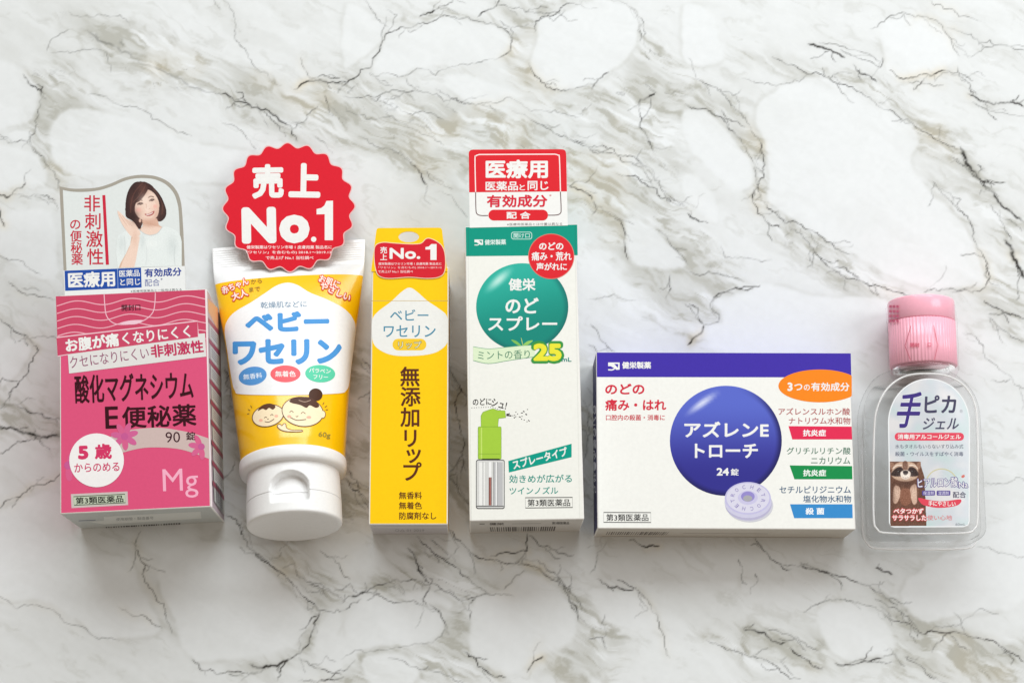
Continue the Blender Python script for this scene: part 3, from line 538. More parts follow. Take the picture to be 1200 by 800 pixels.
# ---------------------------------------------------------------- pink tablet carton
def smooth(a, b, x):
    t = max(0, min(1, (x-a)/(b-a))); return t*t*(3-2*t)
def mixc(a, b, t): return tuple(p+(q-p)*t for p, q in zip(a, b))
PRINT = attr_mat('graded_ink', 'print', .4, .2)
def pink_carton():
    h = 4.0
    t, body, F, sd, corner = carton('tablet_carton', 'pink tablet carton with a portrait header card and a white age disc', 'medicine box',
        [(65, 346.5), (241.5, 338.5), (248.5, 593.5), (75, 602)], h,
        [(222, 84, 126), (200, 192, 196), (196, 178, 188), (196, 200, 198), (214, 80, 120), (220, 215, 215)])
    z1 = Z(50, 400, 3.34); z2 = Z(60, 330, 6.667); z3 = Z(160, 330, 6.667)
    # upper darker field with pale wave lines
    dark = (203, 72, 104)
    F.art('upper_field', [(poly([(65.4, 347.2), (241.2, 339.2), (242.8, 394), (67.8, 417)]), dark)])
    waves = []
    for k in range(6):
        pts = []
        for i in range(70):
            x = 66+i*175/69; y = 356.5+k*9.3-(x-66)*.046+2.9*math.sin((x-66)/64*6.283+2.4+k*.12)-k*.2
            top = 395.5-(x-66)*.118
            if y < top or x > 232: pts.append((x+.03*(y-346), y))
        if len(pts) > 3: waves.append((stroke(pts, 1.15), (238, 176, 190)))
    F.art('wave_lines', waves)
    F.art('opening_tab', [(stroke(spline([(122, 345), (122.8, 357), (124.5, 369), (130, 376.5), (139, 380), (157, 379), (170, 374.5), (179, 366), (181.5, 355), (182, 343)]), 1.1), (240, 190, 204)),
                          (poly(spline([(140, 379), (152, 375.5), (168, 375.2), (158, 380)], closed=True)), (240, 200, 214)),
                          (text('開封口', 153.5, 360.3, 22, 7.5, 2, .02), (50, 20, 30))])
    b = F.art('slogan_band', [(poly([(66.2, 395.4), (231.5, 376), (232.6, 394.6), (67.6, 417.4)]), dark),
                          (stroke([(66.2, 395.4), (231.4, 376), (232.6, 395)], 1.3), (240, 200, 210)),
                          (stroke([(67.6, 417.2), (80, 415.2)], 1.1), (240, 200, 210)),
                          (poly([(79.5, 415), (232.6, 394.6), (232.4, 391), (240.2, 390.4), (241.8, 417.6), (81, 437.5)]), (226, 224, 222))])
    F.art('lettering', [(text('お腹が痛', 108, 401.2, 63, 16, 7.0, .04), WHITE), (text('くなりにくく', 183, 392.4, 80, 14, 6.6, .025), WHITE),
                        (text('クセになりにくい', 128, 419, 93, 13.5, 7.4, .0), (148, 78, 112)), (text('非刺激性', 207.5, 408.6, 62, 15, 6, .03), (196, 48, 92)),
                        (text('酸化マグネシウム', 157, 453.5, 139, 33, 2.2, .028), (56, 10, 22)),
                        (text('E', 131, 489, 15.5, 26, 2, .012), (56, 10, 22)), (text('便秘薬', 186.5, 487.5, 87, 26, 2.4, .022), (56, 10, 22))], parent=body)
    # ribbon and blossoms
    rib = spline([(128, 512), (146, 505), (164, 502), (188, 501), (210, 504), (228, 508), (246, 514)]) + spline([(246.6, 538), (228, 531), (210, 526), (188, 524), (165, 525), (140, 531)])
    flowers = []
    for cx, cy, r, c, ks in ((146, 511, 15, (196, 104, 172), range(7)), (236, 523, 14, (204, 108, 166), range(2, 6)), (80, 545, 17, (206, 92, 160), (0, 1, 6, 5))):
        pet = []; flowers.append(pet)
        for k in ks:
            a = k*2*math.pi/7+.3
            pet.append((poly(ell(cx+.6*r*math.cos(a), cy-.6*r*math.sin(a), r*.5, r*.24, math.degrees(a), 20)), mixc(c, (222, 96, 136), .55+.12*(k % 3))))
        pet.append((poly(ell(cx, cy, r*.28)), (200, 92, 150)))
    F.art('ribbon_print', [(poly(rib), (206, 184, 180))])
    for pet in flowers: F.art('blossom_print', pet)
    F.art('count_lettering', [(text('90', 202.5, 512, 17, 12.5, 1.5, .0), (60, 20, 34)), (text('錠', 223.5, 510.6, 11, 10, 1.5, .02), (60, 20, 34))])
    F.art('age_disc', [(poly(ell(113.2, 539, 32, 31.5)), (243, 240, 240)), (text('5', 97.5, 530, 12, 16, 1.5, .05), (214, 56, 104)), (text('歳', 121, 528.6, 20, 18, 1.5, .04), (214, 56, 104)),
                       (text('からのめる', 113.5, 547.2, 53, 10.5, 2, .018), (206, 56, 104))])
    F.art('element_symbol', [(text('Mg', 211.5, 566, 41, 34, 2, -.006), (246, 178, 202))])
    F.art('class_mark', [(poly([(83, 578.6), (149.5, 575.4), (150.2, 591.4), (83.8, 595)]), (206, 190, 190)), (poly([(85.2, 580.6), (147.4, 577.6), (148, 589.5), (85.9, 592.8)]), (196, 206, 184)),
                         (stroke([(86.2, 581.6), (146.4, 578.7), (147, 588.6), (86.9, 591.7)], .9, True), (50, 54, 46)), (text('第3類医薬品', 116.6, 585.2, 56, 8.2, 2.8, .022), (34, 40, 34))])
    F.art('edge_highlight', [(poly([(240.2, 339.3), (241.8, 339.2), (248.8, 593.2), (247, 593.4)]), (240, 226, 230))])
    # bottom end
    B = sd['bottom']
    B.art('bottom_print', [(poly([(104, 611), (122, 609.5), (121.5, 605), (235, 599), (236, 607), (122.5, 614)]), (222, 224, 220)), (text('使用期限・製造番号', 158, 607.3, 44, 3.6, 2.6, .01), (120, 124, 124)),
                           (stroke([(92, 610), (112, 609)], .7), (110, 118, 140)), (bar_code([(124, 617), (212, 612.2), (212, 617), (124, 622)], 30), (44, 46, 48))])
    # right side
    Rg = sd['right']; it = []
    T0, T1, B0, B1 = (242.5, 341), (256, 357), (249.5, 591), (264, 612)
    def q(u, v):
        a = (T0[0]+(B0[0]-T0[0])*v, T0[1]+(B0[1]-T0[1])*v); b = (T1[0]+(B1[0]-T1[0])*v, T1[1]+(B1[1]-T1[1])*v)
        return (a[0]+(b[0]-a[0])*u, a[1]+(b[1]-a[1])*u)
    it.append((poly([q(.08, .03), q(.95, .02), q(.95, .13), q(.08, .09)]), (232, 178, 140)))
    for k in range(9):
        v = .12+k*.095
        it.append((poly([q(.05, v), q(.98, v), q(.98, v+.022), q(.05, v+.022)]), (168, 84, 106)))
        it.append((poly([q(.14, v+.026), q(.96, v+.026), q(.96, v+.092), q(.14, v+.092)]), (206, 208, 206)))
        for j in range(4):
            it.append((poly([q(.26, v+.036+j*.011), q(.82, v+.036+j*.011), q(.82, v+.040+j*.011), q(.26, v+.040+j*.011)]), (150, 140, 150)))
    it.append((bar_code([q(.3, .87), q(.85, .87), q(.85, .97), q(.3, .97)], 9), (40, 38, 44)))
    Rg.art('side_print', it)
    # header card
    zt = Z(50, 190, 3.478)
    topc = spline([(69.6, 218.5), (84, 221), (100, 221), (115, 219.6), (130, 215), (145, 208.6), (158, 205.6), (170, 205), (184, 207), (197, 213), (206.5, 223), (211.5, 235), (213.6, 252), (215.4, 285), (217.4, 338.5)])
    out = topc+[(217.7, 341.6), (76, 348)]
    card = prism('header_card', out, h-.004, .045, mat((224, 229, 228), .4, 0), t, side=mat((225, 225, 222)))
    H = Panel(t, origin(t)+Vector((0, 0, h-.004)))
    inner = spline([(73.6, 222.6), (85, 224.6), (100, 224.8), (116, 223), (131, 218.4), (146, 212), (158, 209.2), (170, 208.8), (182, 210.4), (194, 216), (203, 225.4), (207.6, 237), (209.8, 253), (212.4, 313)])
    rim = topc[:-3]
    g = list(rim)+[(215.9, 313), (212.4, 313)]+inner[::-1]+[(78, 316.5), (74.6, 317)]
    H.art('card_border', [(poly(g), (166, 160, 149))], parent=card)
    H.art('card_footer', [(poly([(74.7, 317), (216.4, 311.6), (217.4, 341), (76, 347.4)]), (236, 238, 238)), (poly([(75.6, 317.2), (165.3, 313.6), (166, 336.8), (76.4, 340.8)]), (34, 78, 166)), (stroke([(137.7, 314.6), (138.3, 338)], .7), (150, 175, 215))], parent=card)
    H.art('card_lettering', [(text('医療用', 107.3, 327.4, 55, 18.5, 2.2, .035), WHITE), (text('医薬品', 151.7, 320.2, 24, 8, 2.2, .02), WHITE), (text('と同じ', 152.6, 330.4, 23.5, 8, 2.2, .02), WHITE),
                             (text('有効成分', 191, 319, 43.5, 10, 2.2, .03), (36, 62, 150)), (text('配合', 178.4, 331, 17.5, 8.6, 2.2, .005), (36, 62, 150)), (text('※', 189.3, 327, 2.4, 2.4), (80, 90, 140)),
                             (text('※医療用医薬品と一般用は異なる', 183, 340.2, 60, 2.9, 2.2, .0), (60, 60, 66)),
                             (column([('非', 107.8, 238.8), ('刺', 109.2, 259.6), ('激', 110.6, 280.4), ('性', 111.8, 301.2)], 18.2, .012), (200, 38, 62)),
                             (column([('の', 88.2, 263), ('便', 89, 277), ('秘', 89.6, 290.6), ('薬', 90.4, 304)], 12.6, .015), (200, 38, 62)),
                             (poly([(119.9, 228.8), (123.4, 228.6), (127.7, 310), (124.1, 310.2)]), (204, 38, 64))], parent=card)
    z4 = Z(130, 200, 8.889)
    skin, skd, hair, hl, shirt = (236, 208, 192), (222, 184, 164), (50, 28, 27), (88, 52, 46), (226, 232, 231)
    S2 = lambda pts: poly(spline(z4(pts), 5, True)); S1 = lambda pts: poly(spline(zt(pts), 5, True))
    portrait = [
     (S2([(320,112),(250,120),(200,170),(165,250),(150,350),(150,450),(165,490),(230,530),(300,612),(345,540),(480,520),(520,525),(568,480),(578,410),(540,300),(490,220),(420,150),(370,120)]), hair),
     (S2([(335,500),(480,500),(500,560),(535,595),(470,668),(390,672),(290,640),(330,570)]), skd), (S2([(350,560),(470,580),(525,600),(460,668),(385,668),(310,640)]), skin),
     (poly(zt([(303,313),(306,300),(322,288),(345,276),(372,270),(395,280),(415,292),(440,298),(468,290),(486,268),(492,258),(515,264),(545,278),(562,300),(572,345),(577,424),(480,426),(400,428),(305,431),(298,370)])), shirt),
     (stroke(spline(zt([(395,276),(415,292),(440,298),(468,290),(488,264)])), .8), (196, 202, 202)),
     (stroke(spline(zt([(540,340),(536,380),(540,420)])), .8), (204, 210, 210)), (stroke(spline(zt([(420,330),(425,370),(420,420)])), .7), (210, 216, 216)), (stroke(spline(zt([(332,300),(336,340),(334,390)])), .7), (204, 210, 210)),
     (poly(zt([(362,303),(397,303),(389,350),(380,400),(373,429),(312,431),(318,410),(340,372),(357,335)])), skin), (poly(zt([(362,303),(368,303),(352,352),(328,400),(318,430),(310,431),(318,410),(340,372),(357,335)])), (216, 180, 158)),
     (S1([(304,199),(312,201),(330,218),(344,231),(358,236),(372,245),(384,262),(396,282),(395,300),(366,305),(344,283),(324,255),(309,222)]), skin),
     (stroke(zt([(312,212),(345,262)]), .55), (214, 176, 156)), (stroke(zt([(324,218),(356,258)]), .5), (214, 176, 156)), (stroke(zt([(340,232),(366,262)]), .5), (214, 176, 156)),
     (S2([(258,345),(250,420),(275,472),(320,508),(380,522),(440,510),(485,470),(502,400),(500,320),(470,260),(420,212),(370,200),(320,250)]), skin),
     (S2([(455,300),(498,330),(500,400),(482,466),(440,508),(395,520),(450,470),(478,400)]), (228, 196, 178)),
     (S2([(320,112),(395,142),(385,195),(345,265),(300,318),(256,345),(244,420),(258,505),(205,500),(155,440),(160,280),(220,150)]), hair),
     (S2([(365,170),(420,205),(468,258),(500,330),(504,410),(484,515),(530,525),(575,470),(570,390),(530,290),(470,200),(400,135)]), hair),
     (stroke(spline(z4([(330,130),(290,170),(240,240),(210,340),(205,440)])), .9), hl), (stroke(spline(z4([(360,150),(330,210),(280,280),(230,330)])), .8), hl), (stroke(spline(z4([(440,190),(500,270),(535,360),(530,460)])), .8), hl),
     (stroke(spline(z4([(276,354),(303,337),(335,344)])), 1.5), (40, 24, 24)), (stroke(spline(z4([(400,317),(425,299),(452,303)])), 1.5), (40, 24, 24)),
     (poly(ell(*z4(307, 347), 1.7, 1.15)), (36, 22, 22)), (poly(ell(*z4(427, 308), 1.7, 1.15)), (36, 22, 22)), (poly(ell(*z4(311, 343), .4, .35)), (250, 246, 240)), (poly(ell(*z4(431, 304), .4, .35)), (250, 246, 240)),
     (stroke(spline(z4([(272,322),(300,305),(330,312)])), 1.0), (84, 56, 48)), (stroke(spline(z4([(388,282),(415,268),(446,276)])), 1.0), (84, 56, 48)),
     (stroke(spline(z4([(366,340),(372,385),(386,404),(408,392)])), .5), (200, 152, 134)), (poly(ell(*z4(288, 410), 3, 2)), (240, 196, 184)), (poly(ell(*z4(462, 372), 2.4, 2)), (236, 190, 176)),
     (S2([(352,452),(400,446),(450,418),(442,452),(402,472),(370,468)]), (160, 60, 60)), (S2([(364,454),(402,450),(440,430),(428,448),(400,460),(376,462)]), (246, 240, 236)),
     (poly(ell(*z4(303, 520), 1.4, 2.2)), (232, 196, 178))]
    gl = [(*z4(a, b), r, r2, c, s) for a, b, r, r2, c, s in (
        (330, 190, 7, 9, (128, 84, 70), .5), (215, 330, 3.5, 12, (112, 70, 60), .45), (250, 470, 5, 8, (38, 20, 20), .5), (540, 400, 2.5, 9, (110, 72, 60), .5), (470, 180, 5, 5, (112, 72, 62), .35),
        (360, 300, 8, 6, (250, 230, 218), .55), (300, 440, 5, 6, (214, 170, 150), .35), (470, 450, 4, 6, (206, 160, 140), .45), (380, 515, 10, 2.6, (206, 158, 138), .5), (400, 560, 10, 3.4, (196, 148, 126), .6), (382, 398, 2, 3.4, (250, 232, 222), .5), (286, 408, 3.6, 3, (240, 182, 168), .5), (462, 376, 3.2, 3, (236, 178, 164), .45),
        (300, 342, 4, 2.2, (190, 150, 132), .35), (425, 306, 4, 2.2, (190, 150, 132), .35), (250, 700, 3, 9, (206, 160, 138), .3), (640, 780, 6, 12, (196, 204, 204), .5), (420, 760, 9, 5, (236, 240, 238), .6), (110, 760, 4, 9, (198, 206, 206), .5), (330, 730, 3, 9, (196, 204, 204), .5))]
    raster(H, 'woman_portrait', portrait, (133, 209, 213, 314), .36, 1, 5, glow=gl, parent=card, label='printed photo of a smiling woman with a brown bob holding one hand to her cheek')
    # hanging film edge of the clear wrapper at the upper right corner
    return t
pink_carton()
# ---------------------------------------------------------------- yellow lip balm carton
def lip_carton():
    h = 2.7
    Y = (255, 206, 12)
    t, body, F, sd, corner = carton('lip_balm_carton', 'slim yellow lip balm carton with a punched hang tab and brown vertical writing', 'lip balm box',
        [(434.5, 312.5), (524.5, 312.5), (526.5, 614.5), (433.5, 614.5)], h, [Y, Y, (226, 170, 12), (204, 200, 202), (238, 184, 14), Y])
    hole = ell(479, 277.6, 12, 6.4, n=30)
    tabo = spline([(441, 270), (442.5, 267.6), (447, 267.2)], 3)+spline([(512, 266.8), (516.5, 267.2), (518, 269.6)], 3)+[(523.4, 312), (524, 318), (435, 318), (435.6, 312)]
    tab = prism('hang_tab', tabo, h+.03, .05, mat(Y, .42, 0), t, hole=hole, side=mat((240, 215, 120)))
    F.boxes.append(((430, 530, 260, 320), .034))
    z = Z(420, 255, 4.21); z7 = Z(420, 430, 3.81)
    blob = spline(z([(85,140),(120,124),(170,127),(230,131),(280,132),(312,127),(333,107),(352,104),(385,118),(412,142),(426,185),(425,260),(400,290),(340,298),(250,292),(150,298),(102,285),(86,250),(79,190)]), 5, True)
    F.art('rank_badge', [(stroke(blob, 1.6, True), (244, 220, 190)), (poly(blob), (214, 32, 48)), (text('売', 449.6, 293, 8, 8, 0, .025), WHITE), (text('上', 449.6, 301, 8, 7.5, 0, .025), WHITE),
                         (text('No.', 474.5, 297, 36, 13, 0, .035), WHITE), (poly([(505.4, 286), (511.6, 286), (511.6, 304.6), (504.4, 304.6), (504.4, 292.4), (498.6, 292.4), (498.6, 289.6), (502.6, 288.8)]), WHITE),
                         (text('健栄製薬はワセリン市場 1 皮膚用薬 製品名に', 480.5, 309, 74, 3.2, 0, .015), (246, 220, 220)), (text('「ワセリン」を含むもの) 2018.1〜2019.12', 480.5, 313.6, 74, 3.2, 0, .015), (246, 220, 220)), (text('で売上げ No.1 当社調べ', 463.5, 318.2, 41, 3.2, 0, .015), (246, 220, 220))])
    hood = spline(z([(252,345),(290,366),(340,410),(395,447),(432,478),(441,520),(440,610),(400,655),(340,675),(250,682),(170,678),(110,655),(75,620),(66,560),(70,500),(97,463),(160,415),(213,366)]), 5, True)
    F.art('white_hood', [(poly(hood), (238, 238, 234))])
    F.art('crease', [(stroke([(434.6, 352.4), (525, 352.4)], .6), (206, 178, 110))])
    blue = (72, 140, 168)
    F.art('lettering', [(text('ベビー', 479.6, 369, 45, 13, 0, .012), blue), (text('ワセリン', 480, 388, 61, 14, 0, .012), blue), (poly(rrect(460, 396.8, 499.6, 410.4, 6.5)), (246, 204, 50)), (text('リップ', 480.2, 404, 27, 8.6, 0, .06), (110, 110, 60)), (text('リップ', 480.2, 404, 27, 8.6, 0, .01), (240, 236, 200)),
                        (column([('無', 480.4, 441.5), ('添', 481, 465), ('加', 481, 489), ('リ', 481, 513.5), ('ッ', 484.5, 531.5), ('プ', 482, 553)], 21.5, .022), (92, 44, 26)),
                        (text('無香料', 481, 580.2, 27, 8.6, 0, .02), (92, 44, 26)), (text('無着色', 481, 592, 27, 8.6, 0, .02), (92, 44, 26)), (text('防腐剤なし', 489.5, 604, 43.5, 8.8, 0, .02), (92, 44, 26))], parent=body)
    sd['bottom'].art('bottom_print', [(text('○△ 01 2019', 480, 621, 34, 3, 0, 0), (150, 146, 150)), (poly([(436.5, 617.2), (525, 617.2), (525, 618), (436.8, 618)]), (226, 222, 222))])
    return t
lip_carton()
# ---------------------------------------------------------------- tall throat spray carton
def spray_carton():
    h = 3.4; Wc = (240, 240, 234); teal = (0, 150, 128)
    t, body, F, sd, corner = carton('throat_spray_carton', 'tall white throat spray carton with a green disc and a red header card', 'throat spray box',
        [(545.4, 266), (676.8, 263), (682.6, 608.6), (549.4, 610)], h, [Wc, teal, Wc, (206, 202, 196), Wc, Wc])
    z8 = Z(530, 160, 4.706); z9 = Z(530, 310, 4.706); z10 = Z(530, 460, 4.447)
    F.art('teal_band', [(poly([(545.8, 266.3), (676.4, 263.3), (677, 299), (546.3, 300.2)]), teal)])
    F.art('crease', [(stroke([(548.6, 299.9), (552.6, 609)], .45), (222, 222, 216)), (stroke([(674.2, 299), (679.4, 608)], .45), (226, 226, 220)), (stroke([(548.6, 266.4), (549.2, 300)], .5), (30, 124, 110)), (stroke([(674, 263.6), (674.4, 299)], .5), (30, 124, 110))])
    logo = lambda z, cx, cy, k: [(poly([(cx-5*k, cy-3*k), (cx+5*k, cy-3*k), (cx+5*k, cy+3.2*k), (cx+2.4*k, cy+3.4*k), (cx-2.6*k, cy+.2*k), (cx-5*k, cy+.2*k)]), WHITE),
                                (poly([(cx+.2*k, cy-1.8*k), (cx+3.8*k, cy-1.6*k), (cx+3.4*k, cy+1.6*k)]), z), (stroke(spline([(cx-5*k, cy+3.3*k), (cx-1.5*k, cy+3.4*k), (cx+.6*k, cy+2.4*k)]), 1.1*k), WHITE)]
    F.art('maker_mark', logo(teal, 561, 283.7, 1.0)+[(text('健栄製薬', 580.5, 283.7, 25, 6.4, 1, .03), (226, 240, 236))])
    F.art('opening_mark', [(poly(rrect(599, 271.6, 623.6, 280.6, 3)), (190, 226, 216)), (poly(rrect(599.8, 272.4, 622.8, 279.8, 2.6)), teal), (text('開け口', 611.3, 276.1, 19, 5.6, 0, .02), (200, 232, 224))])
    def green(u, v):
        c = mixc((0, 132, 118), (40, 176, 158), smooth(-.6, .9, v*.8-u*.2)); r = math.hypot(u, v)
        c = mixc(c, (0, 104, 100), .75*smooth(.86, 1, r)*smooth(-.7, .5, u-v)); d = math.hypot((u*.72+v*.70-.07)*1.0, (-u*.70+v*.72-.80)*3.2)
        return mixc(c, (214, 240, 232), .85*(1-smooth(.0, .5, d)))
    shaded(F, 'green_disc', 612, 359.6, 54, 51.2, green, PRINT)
    F.art('disc_lettering', [(text('健栄', 611.8, 333.4, 31.5, 14.4, 0, .03), WHITE), (text('のど', 611.8, 358, 39, 18.5, 0, .03), WHITE), (text('スプレー', 612.5, 379, 81, 17, 0, .025), WHITE)])
    F.art('symptom_badge', [(poly(ell(646, 300.4, 27, 26.6)), (226, 120, 110)), (poly(ell(646, 300.4, 26.2, 25.8)), (222, 38, 48)), (text('のどの', 646, 288.4, 28.5, 9, 0, .035), WHITE), (text('痛み・荒れ', 646.4, 300.2, 47, 10.4, 0, .03), WHITE), (text('声がれに', 646.4, 312.4, 36, 9.2, 0, .03), WHITE)])
    leaf = lambda a, b, w: poly(spline([a, ((a[0]+b[0])/2, (a[1]+b[1])/2-w), b, ((a[0]+b[0])/2, (a[1]+b[1])/2+w*.8)], 6, True))
    F.art('mint_leaves', [(leaf((599, 398), (611.5, 405.5), 2.2), (126, 190, 90)), (leaf((611.5, 405.5), (624.5, 399), 2.4), (150, 204, 100)), (leaf((610.5, 395.5), (613, 405), 2), (196, 216, 120))])
    rib = spline(z9([(115,452),(200,464),(300,455),(380,447),(452,443)]))+spline(z9([(456,508),(380,518),(300,530),(200,545),(115,528)]))
    F.art('ribbon_print', [(poly(rib), (222, 238, 204)), (stroke(spline(z9([(115,452),(200,464),(300,455),(380,447),(452,443)])), .6), (110, 170, 130)), (stroke(spline(z9([(115,528),(200,545),(300,530),(380,518),(456,508)])), .6), (110, 170, 130)),
                           (text('ミントの香り', 590.4, 415.6, 61, 10.4, 1.5, .0), (66, 128, 100))])
    F.art('volume_mark', [(text('25', 641.6, 412.6, 33, 20.5, 0, .10), (60, 150, 70)), (text('25', 641.6, 412.6, 33, 20.5, 0, .05), (236, 230, 60)), (text('mL', 664, 421, 11.5, 5, 0, .02), (30, 140, 130))])
    F.art('spray_phrase', [(text('のどに', 565, 470.5, 22, 8, 2, .022), (40, 36, 34)), (text('シュ!', 585, 473, 18, 9.5, -14, .022), (40, 36, 34))]+[(poly(ell(553+i*2.75, 477.6-.6*math.sin(i/13*3.1)+max(0, i-9)*.9, .5, n=8)), (60, 60, 56)) for i in range(14)])
    lime, ol = (166, 206, 66), (66, 80, 44)
    g1 = z10([(150,178),(150,120),(160,101),(195,88),(213,83),(236,92),(275,94),(279,129),(241,134),(238,178)]); g2 = rrect(*z10(135, 177), *z10(255, 345), 1.2)
    rnd = random.Random(3)
    F.art('spray_bottle_print', [(poly(g1), lime), (stroke(g1, .5, True), (120, 160, 50)), (poly(g2), lime), (stroke(g2, .5, True), (120, 160, 50)), (stroke(z10([(152,182),(152,342)]), 1.6), (196, 224, 110)), (stroke(z10([(140,318),(250,318)]), .5), (130, 170, 60)),
        (poly(rrect(*z10(155, 343), *z10(247, 351), .6)), (40, 40, 40)), (poly(rrect(*z10(124, 348), *z10(273, 604), 2.5)), (56, 56, 58)), (poly(rrect(*z10(127, 352), *z10(270, 600), 2.2)), (214, 214, 212)), (poly(z10([(140,362),(170,362),(170,586),(140,586)])), (238, 238, 236)), (poly(z10([(216,362),(262,362),(262,586),(216,586)])), (190, 190, 192)),
        (poly(z10([(226,362),(236,362),(236,586),(226,586)])), (234, 234, 234)), (stroke(z10([(160,360),(160,590)]), .5), (90, 90, 92)), (stroke(z10([(216,360),(216,590)]), .5), (100, 100, 102)), (stroke(z10([(236,360),(236,590)]), .5), (110, 110, 112)),
        (poly(z10([(191,360),(204,360),(204,440),(191,440)])), (242, 242, 242)), (poly(z10([(190,440),(205,440),(205,586),(190,586)])), (104, 52, 48)), (poly(z10([(195,440),(200,440),(200,586),(195,586)])), (190, 130, 120)), (stroke(z10([(128,590),(268,590)]), 1.0), (70, 70, 72))])
    mist = [(stroke([z10(282, 112+k*3.5), z10(300, 108+k*6)], .9), (50, 40, 40)) for k in range(3)]
    for i in range(26):
        x = 300+rnd.random()*105; sp = (x-280)*.32; y = 116+(rnd.random()-.5)*2*sp
        mist.append((poly(ell(*z10(x, y), .75, .5, rnd.random()*60, 8)), (50, 40, 40)))
    F.art('spray_mist_print', mist)
    F.art('type_banner', [(poly(z10([(292,355),(622,265),(622,335),(295,415)])), (0, 156, 136)), (text('スプレータイプ', *z10(457, 340), 66, 10.5, 14.6, .035), WHITE)])
    F.art('lettering', [(text('効きめが広がる', 633.4, 560.6, 73.5, 9.6, .5, .014), (40, 150, 136)), (text('ツインノズル', 625.6, 574.4, 57, 8.6, .5, .014), (40, 150, 136))], parent=body)
    F.art('class_mark', [(stroke([(615.6, 582.8), (670.8, 582.4), (671, 594.2), (615.8, 594.8)], .9, True), (40, 40, 40)), (text('第3類医薬品', 643.2, 588.6, 50, 8.4, .3, .012), (36, 36, 36))])
    sd['bottom'].art('bottom_print', [(stroke([(562, 613.6), (568, 613.5)], .9), (80, 76, 72)), (text('健栄', 582, 613.6, 17, 3, 0, .03), (86, 80, 76)), (stroke([(600, 613.4), (634, 613)], .4), (130, 124, 118)), (text('第3類医薬品', 657, 612.6, 20, 3, 0, .02), (80, 76, 72)), (bar_code([(574, 617.4), (652, 616.6), (650.5, 621.6), (575, 622.4)], 30), (70, 64, 60))])
    red = (222, 34, 46)
    cv = rrect(549.2, 175.4, 663.6, 300, 5, 5)
    out = [(549.4+ (q[0]-549.4), q[1]) for q in cv if q[1] < 200]
    out = spline([(549.4, 184), (549.4, 179), (551.4, 176.2), (555, 175.4)], 4)+spline([(657, 175), (661, 175.6), (663, 178), (663.6, 183)], 4)+[(665.4, 264.2), (550.4, 266.9)]
    card = prism('header_card', out, h+.012, .045, mat((240, 240, 238), .4, 0), t, side=mat((235, 225, 222)))
    H = Panel(t, origin(t)+Vector((0, 0, h+.012)))
    topp = [p for p in out if p[1] < 200]
    H.art('card_red_field', [(poly(topp+[(664.4, 224.4), (549.8, 225.4)]), red)], parent=card)
    fr = spline([(557.4, 225), (556.6, 187), (557.8, 182.8), (561.5, 181.2)], 4)+spline([(650, 180.8), (654, 182), (655.6, 186), (656.8, 224.6)], 4)
    lo1 = spline([(557.4, 225.4), (557.8, 246), (559.4, 251), (564, 252.6), (572, 252.6)], 4); lo2 = spline([(642, 252.2), (652, 252), (656.6, 250), (657.6, 245), (656.8, 224.8)], 4)
    H.art('card_frame', [(stroke(fr, 1.3), (250, 232, 230)), (stroke(lo1, 1.0), (96, 60, 62)), (stroke(lo2, 1.0), (96, 60, 62))], parent=card)
    H.art('card_lettering', [(text('医療用', 605.6, 198.2, 73, 22, .3, .035), WHITE), (text('医薬品', 588, 218, 38, 11, .3, .022), WHITE), (text('と', 612, 219.6, 6.6, 7, 0, .02), WHITE), (text('同じ', 630.5, 217.6, 24.5, 11, .3, .022), WHITE), (text('有効成分', 606, 235.6, 71, 14.6, .3, .03), (216, 40, 62)), (text('*', 645, 229, 2.4, 2.4), (216, 40, 62)),
                             (poly(rrect(572.4, 245.8, 642.2, 258.4, 6.2)), red), (text('配 合', 607.6, 252.3, 28, 8.4, 0, .035), WHITE), (text('※医療用医薬品とは分量は異なる', 626.5, 262.7, 65, 3.2, .6, .0), (120, 116, 114))], parent=card)
    return t, logo
spray_t, maker_logo = spray_carton()
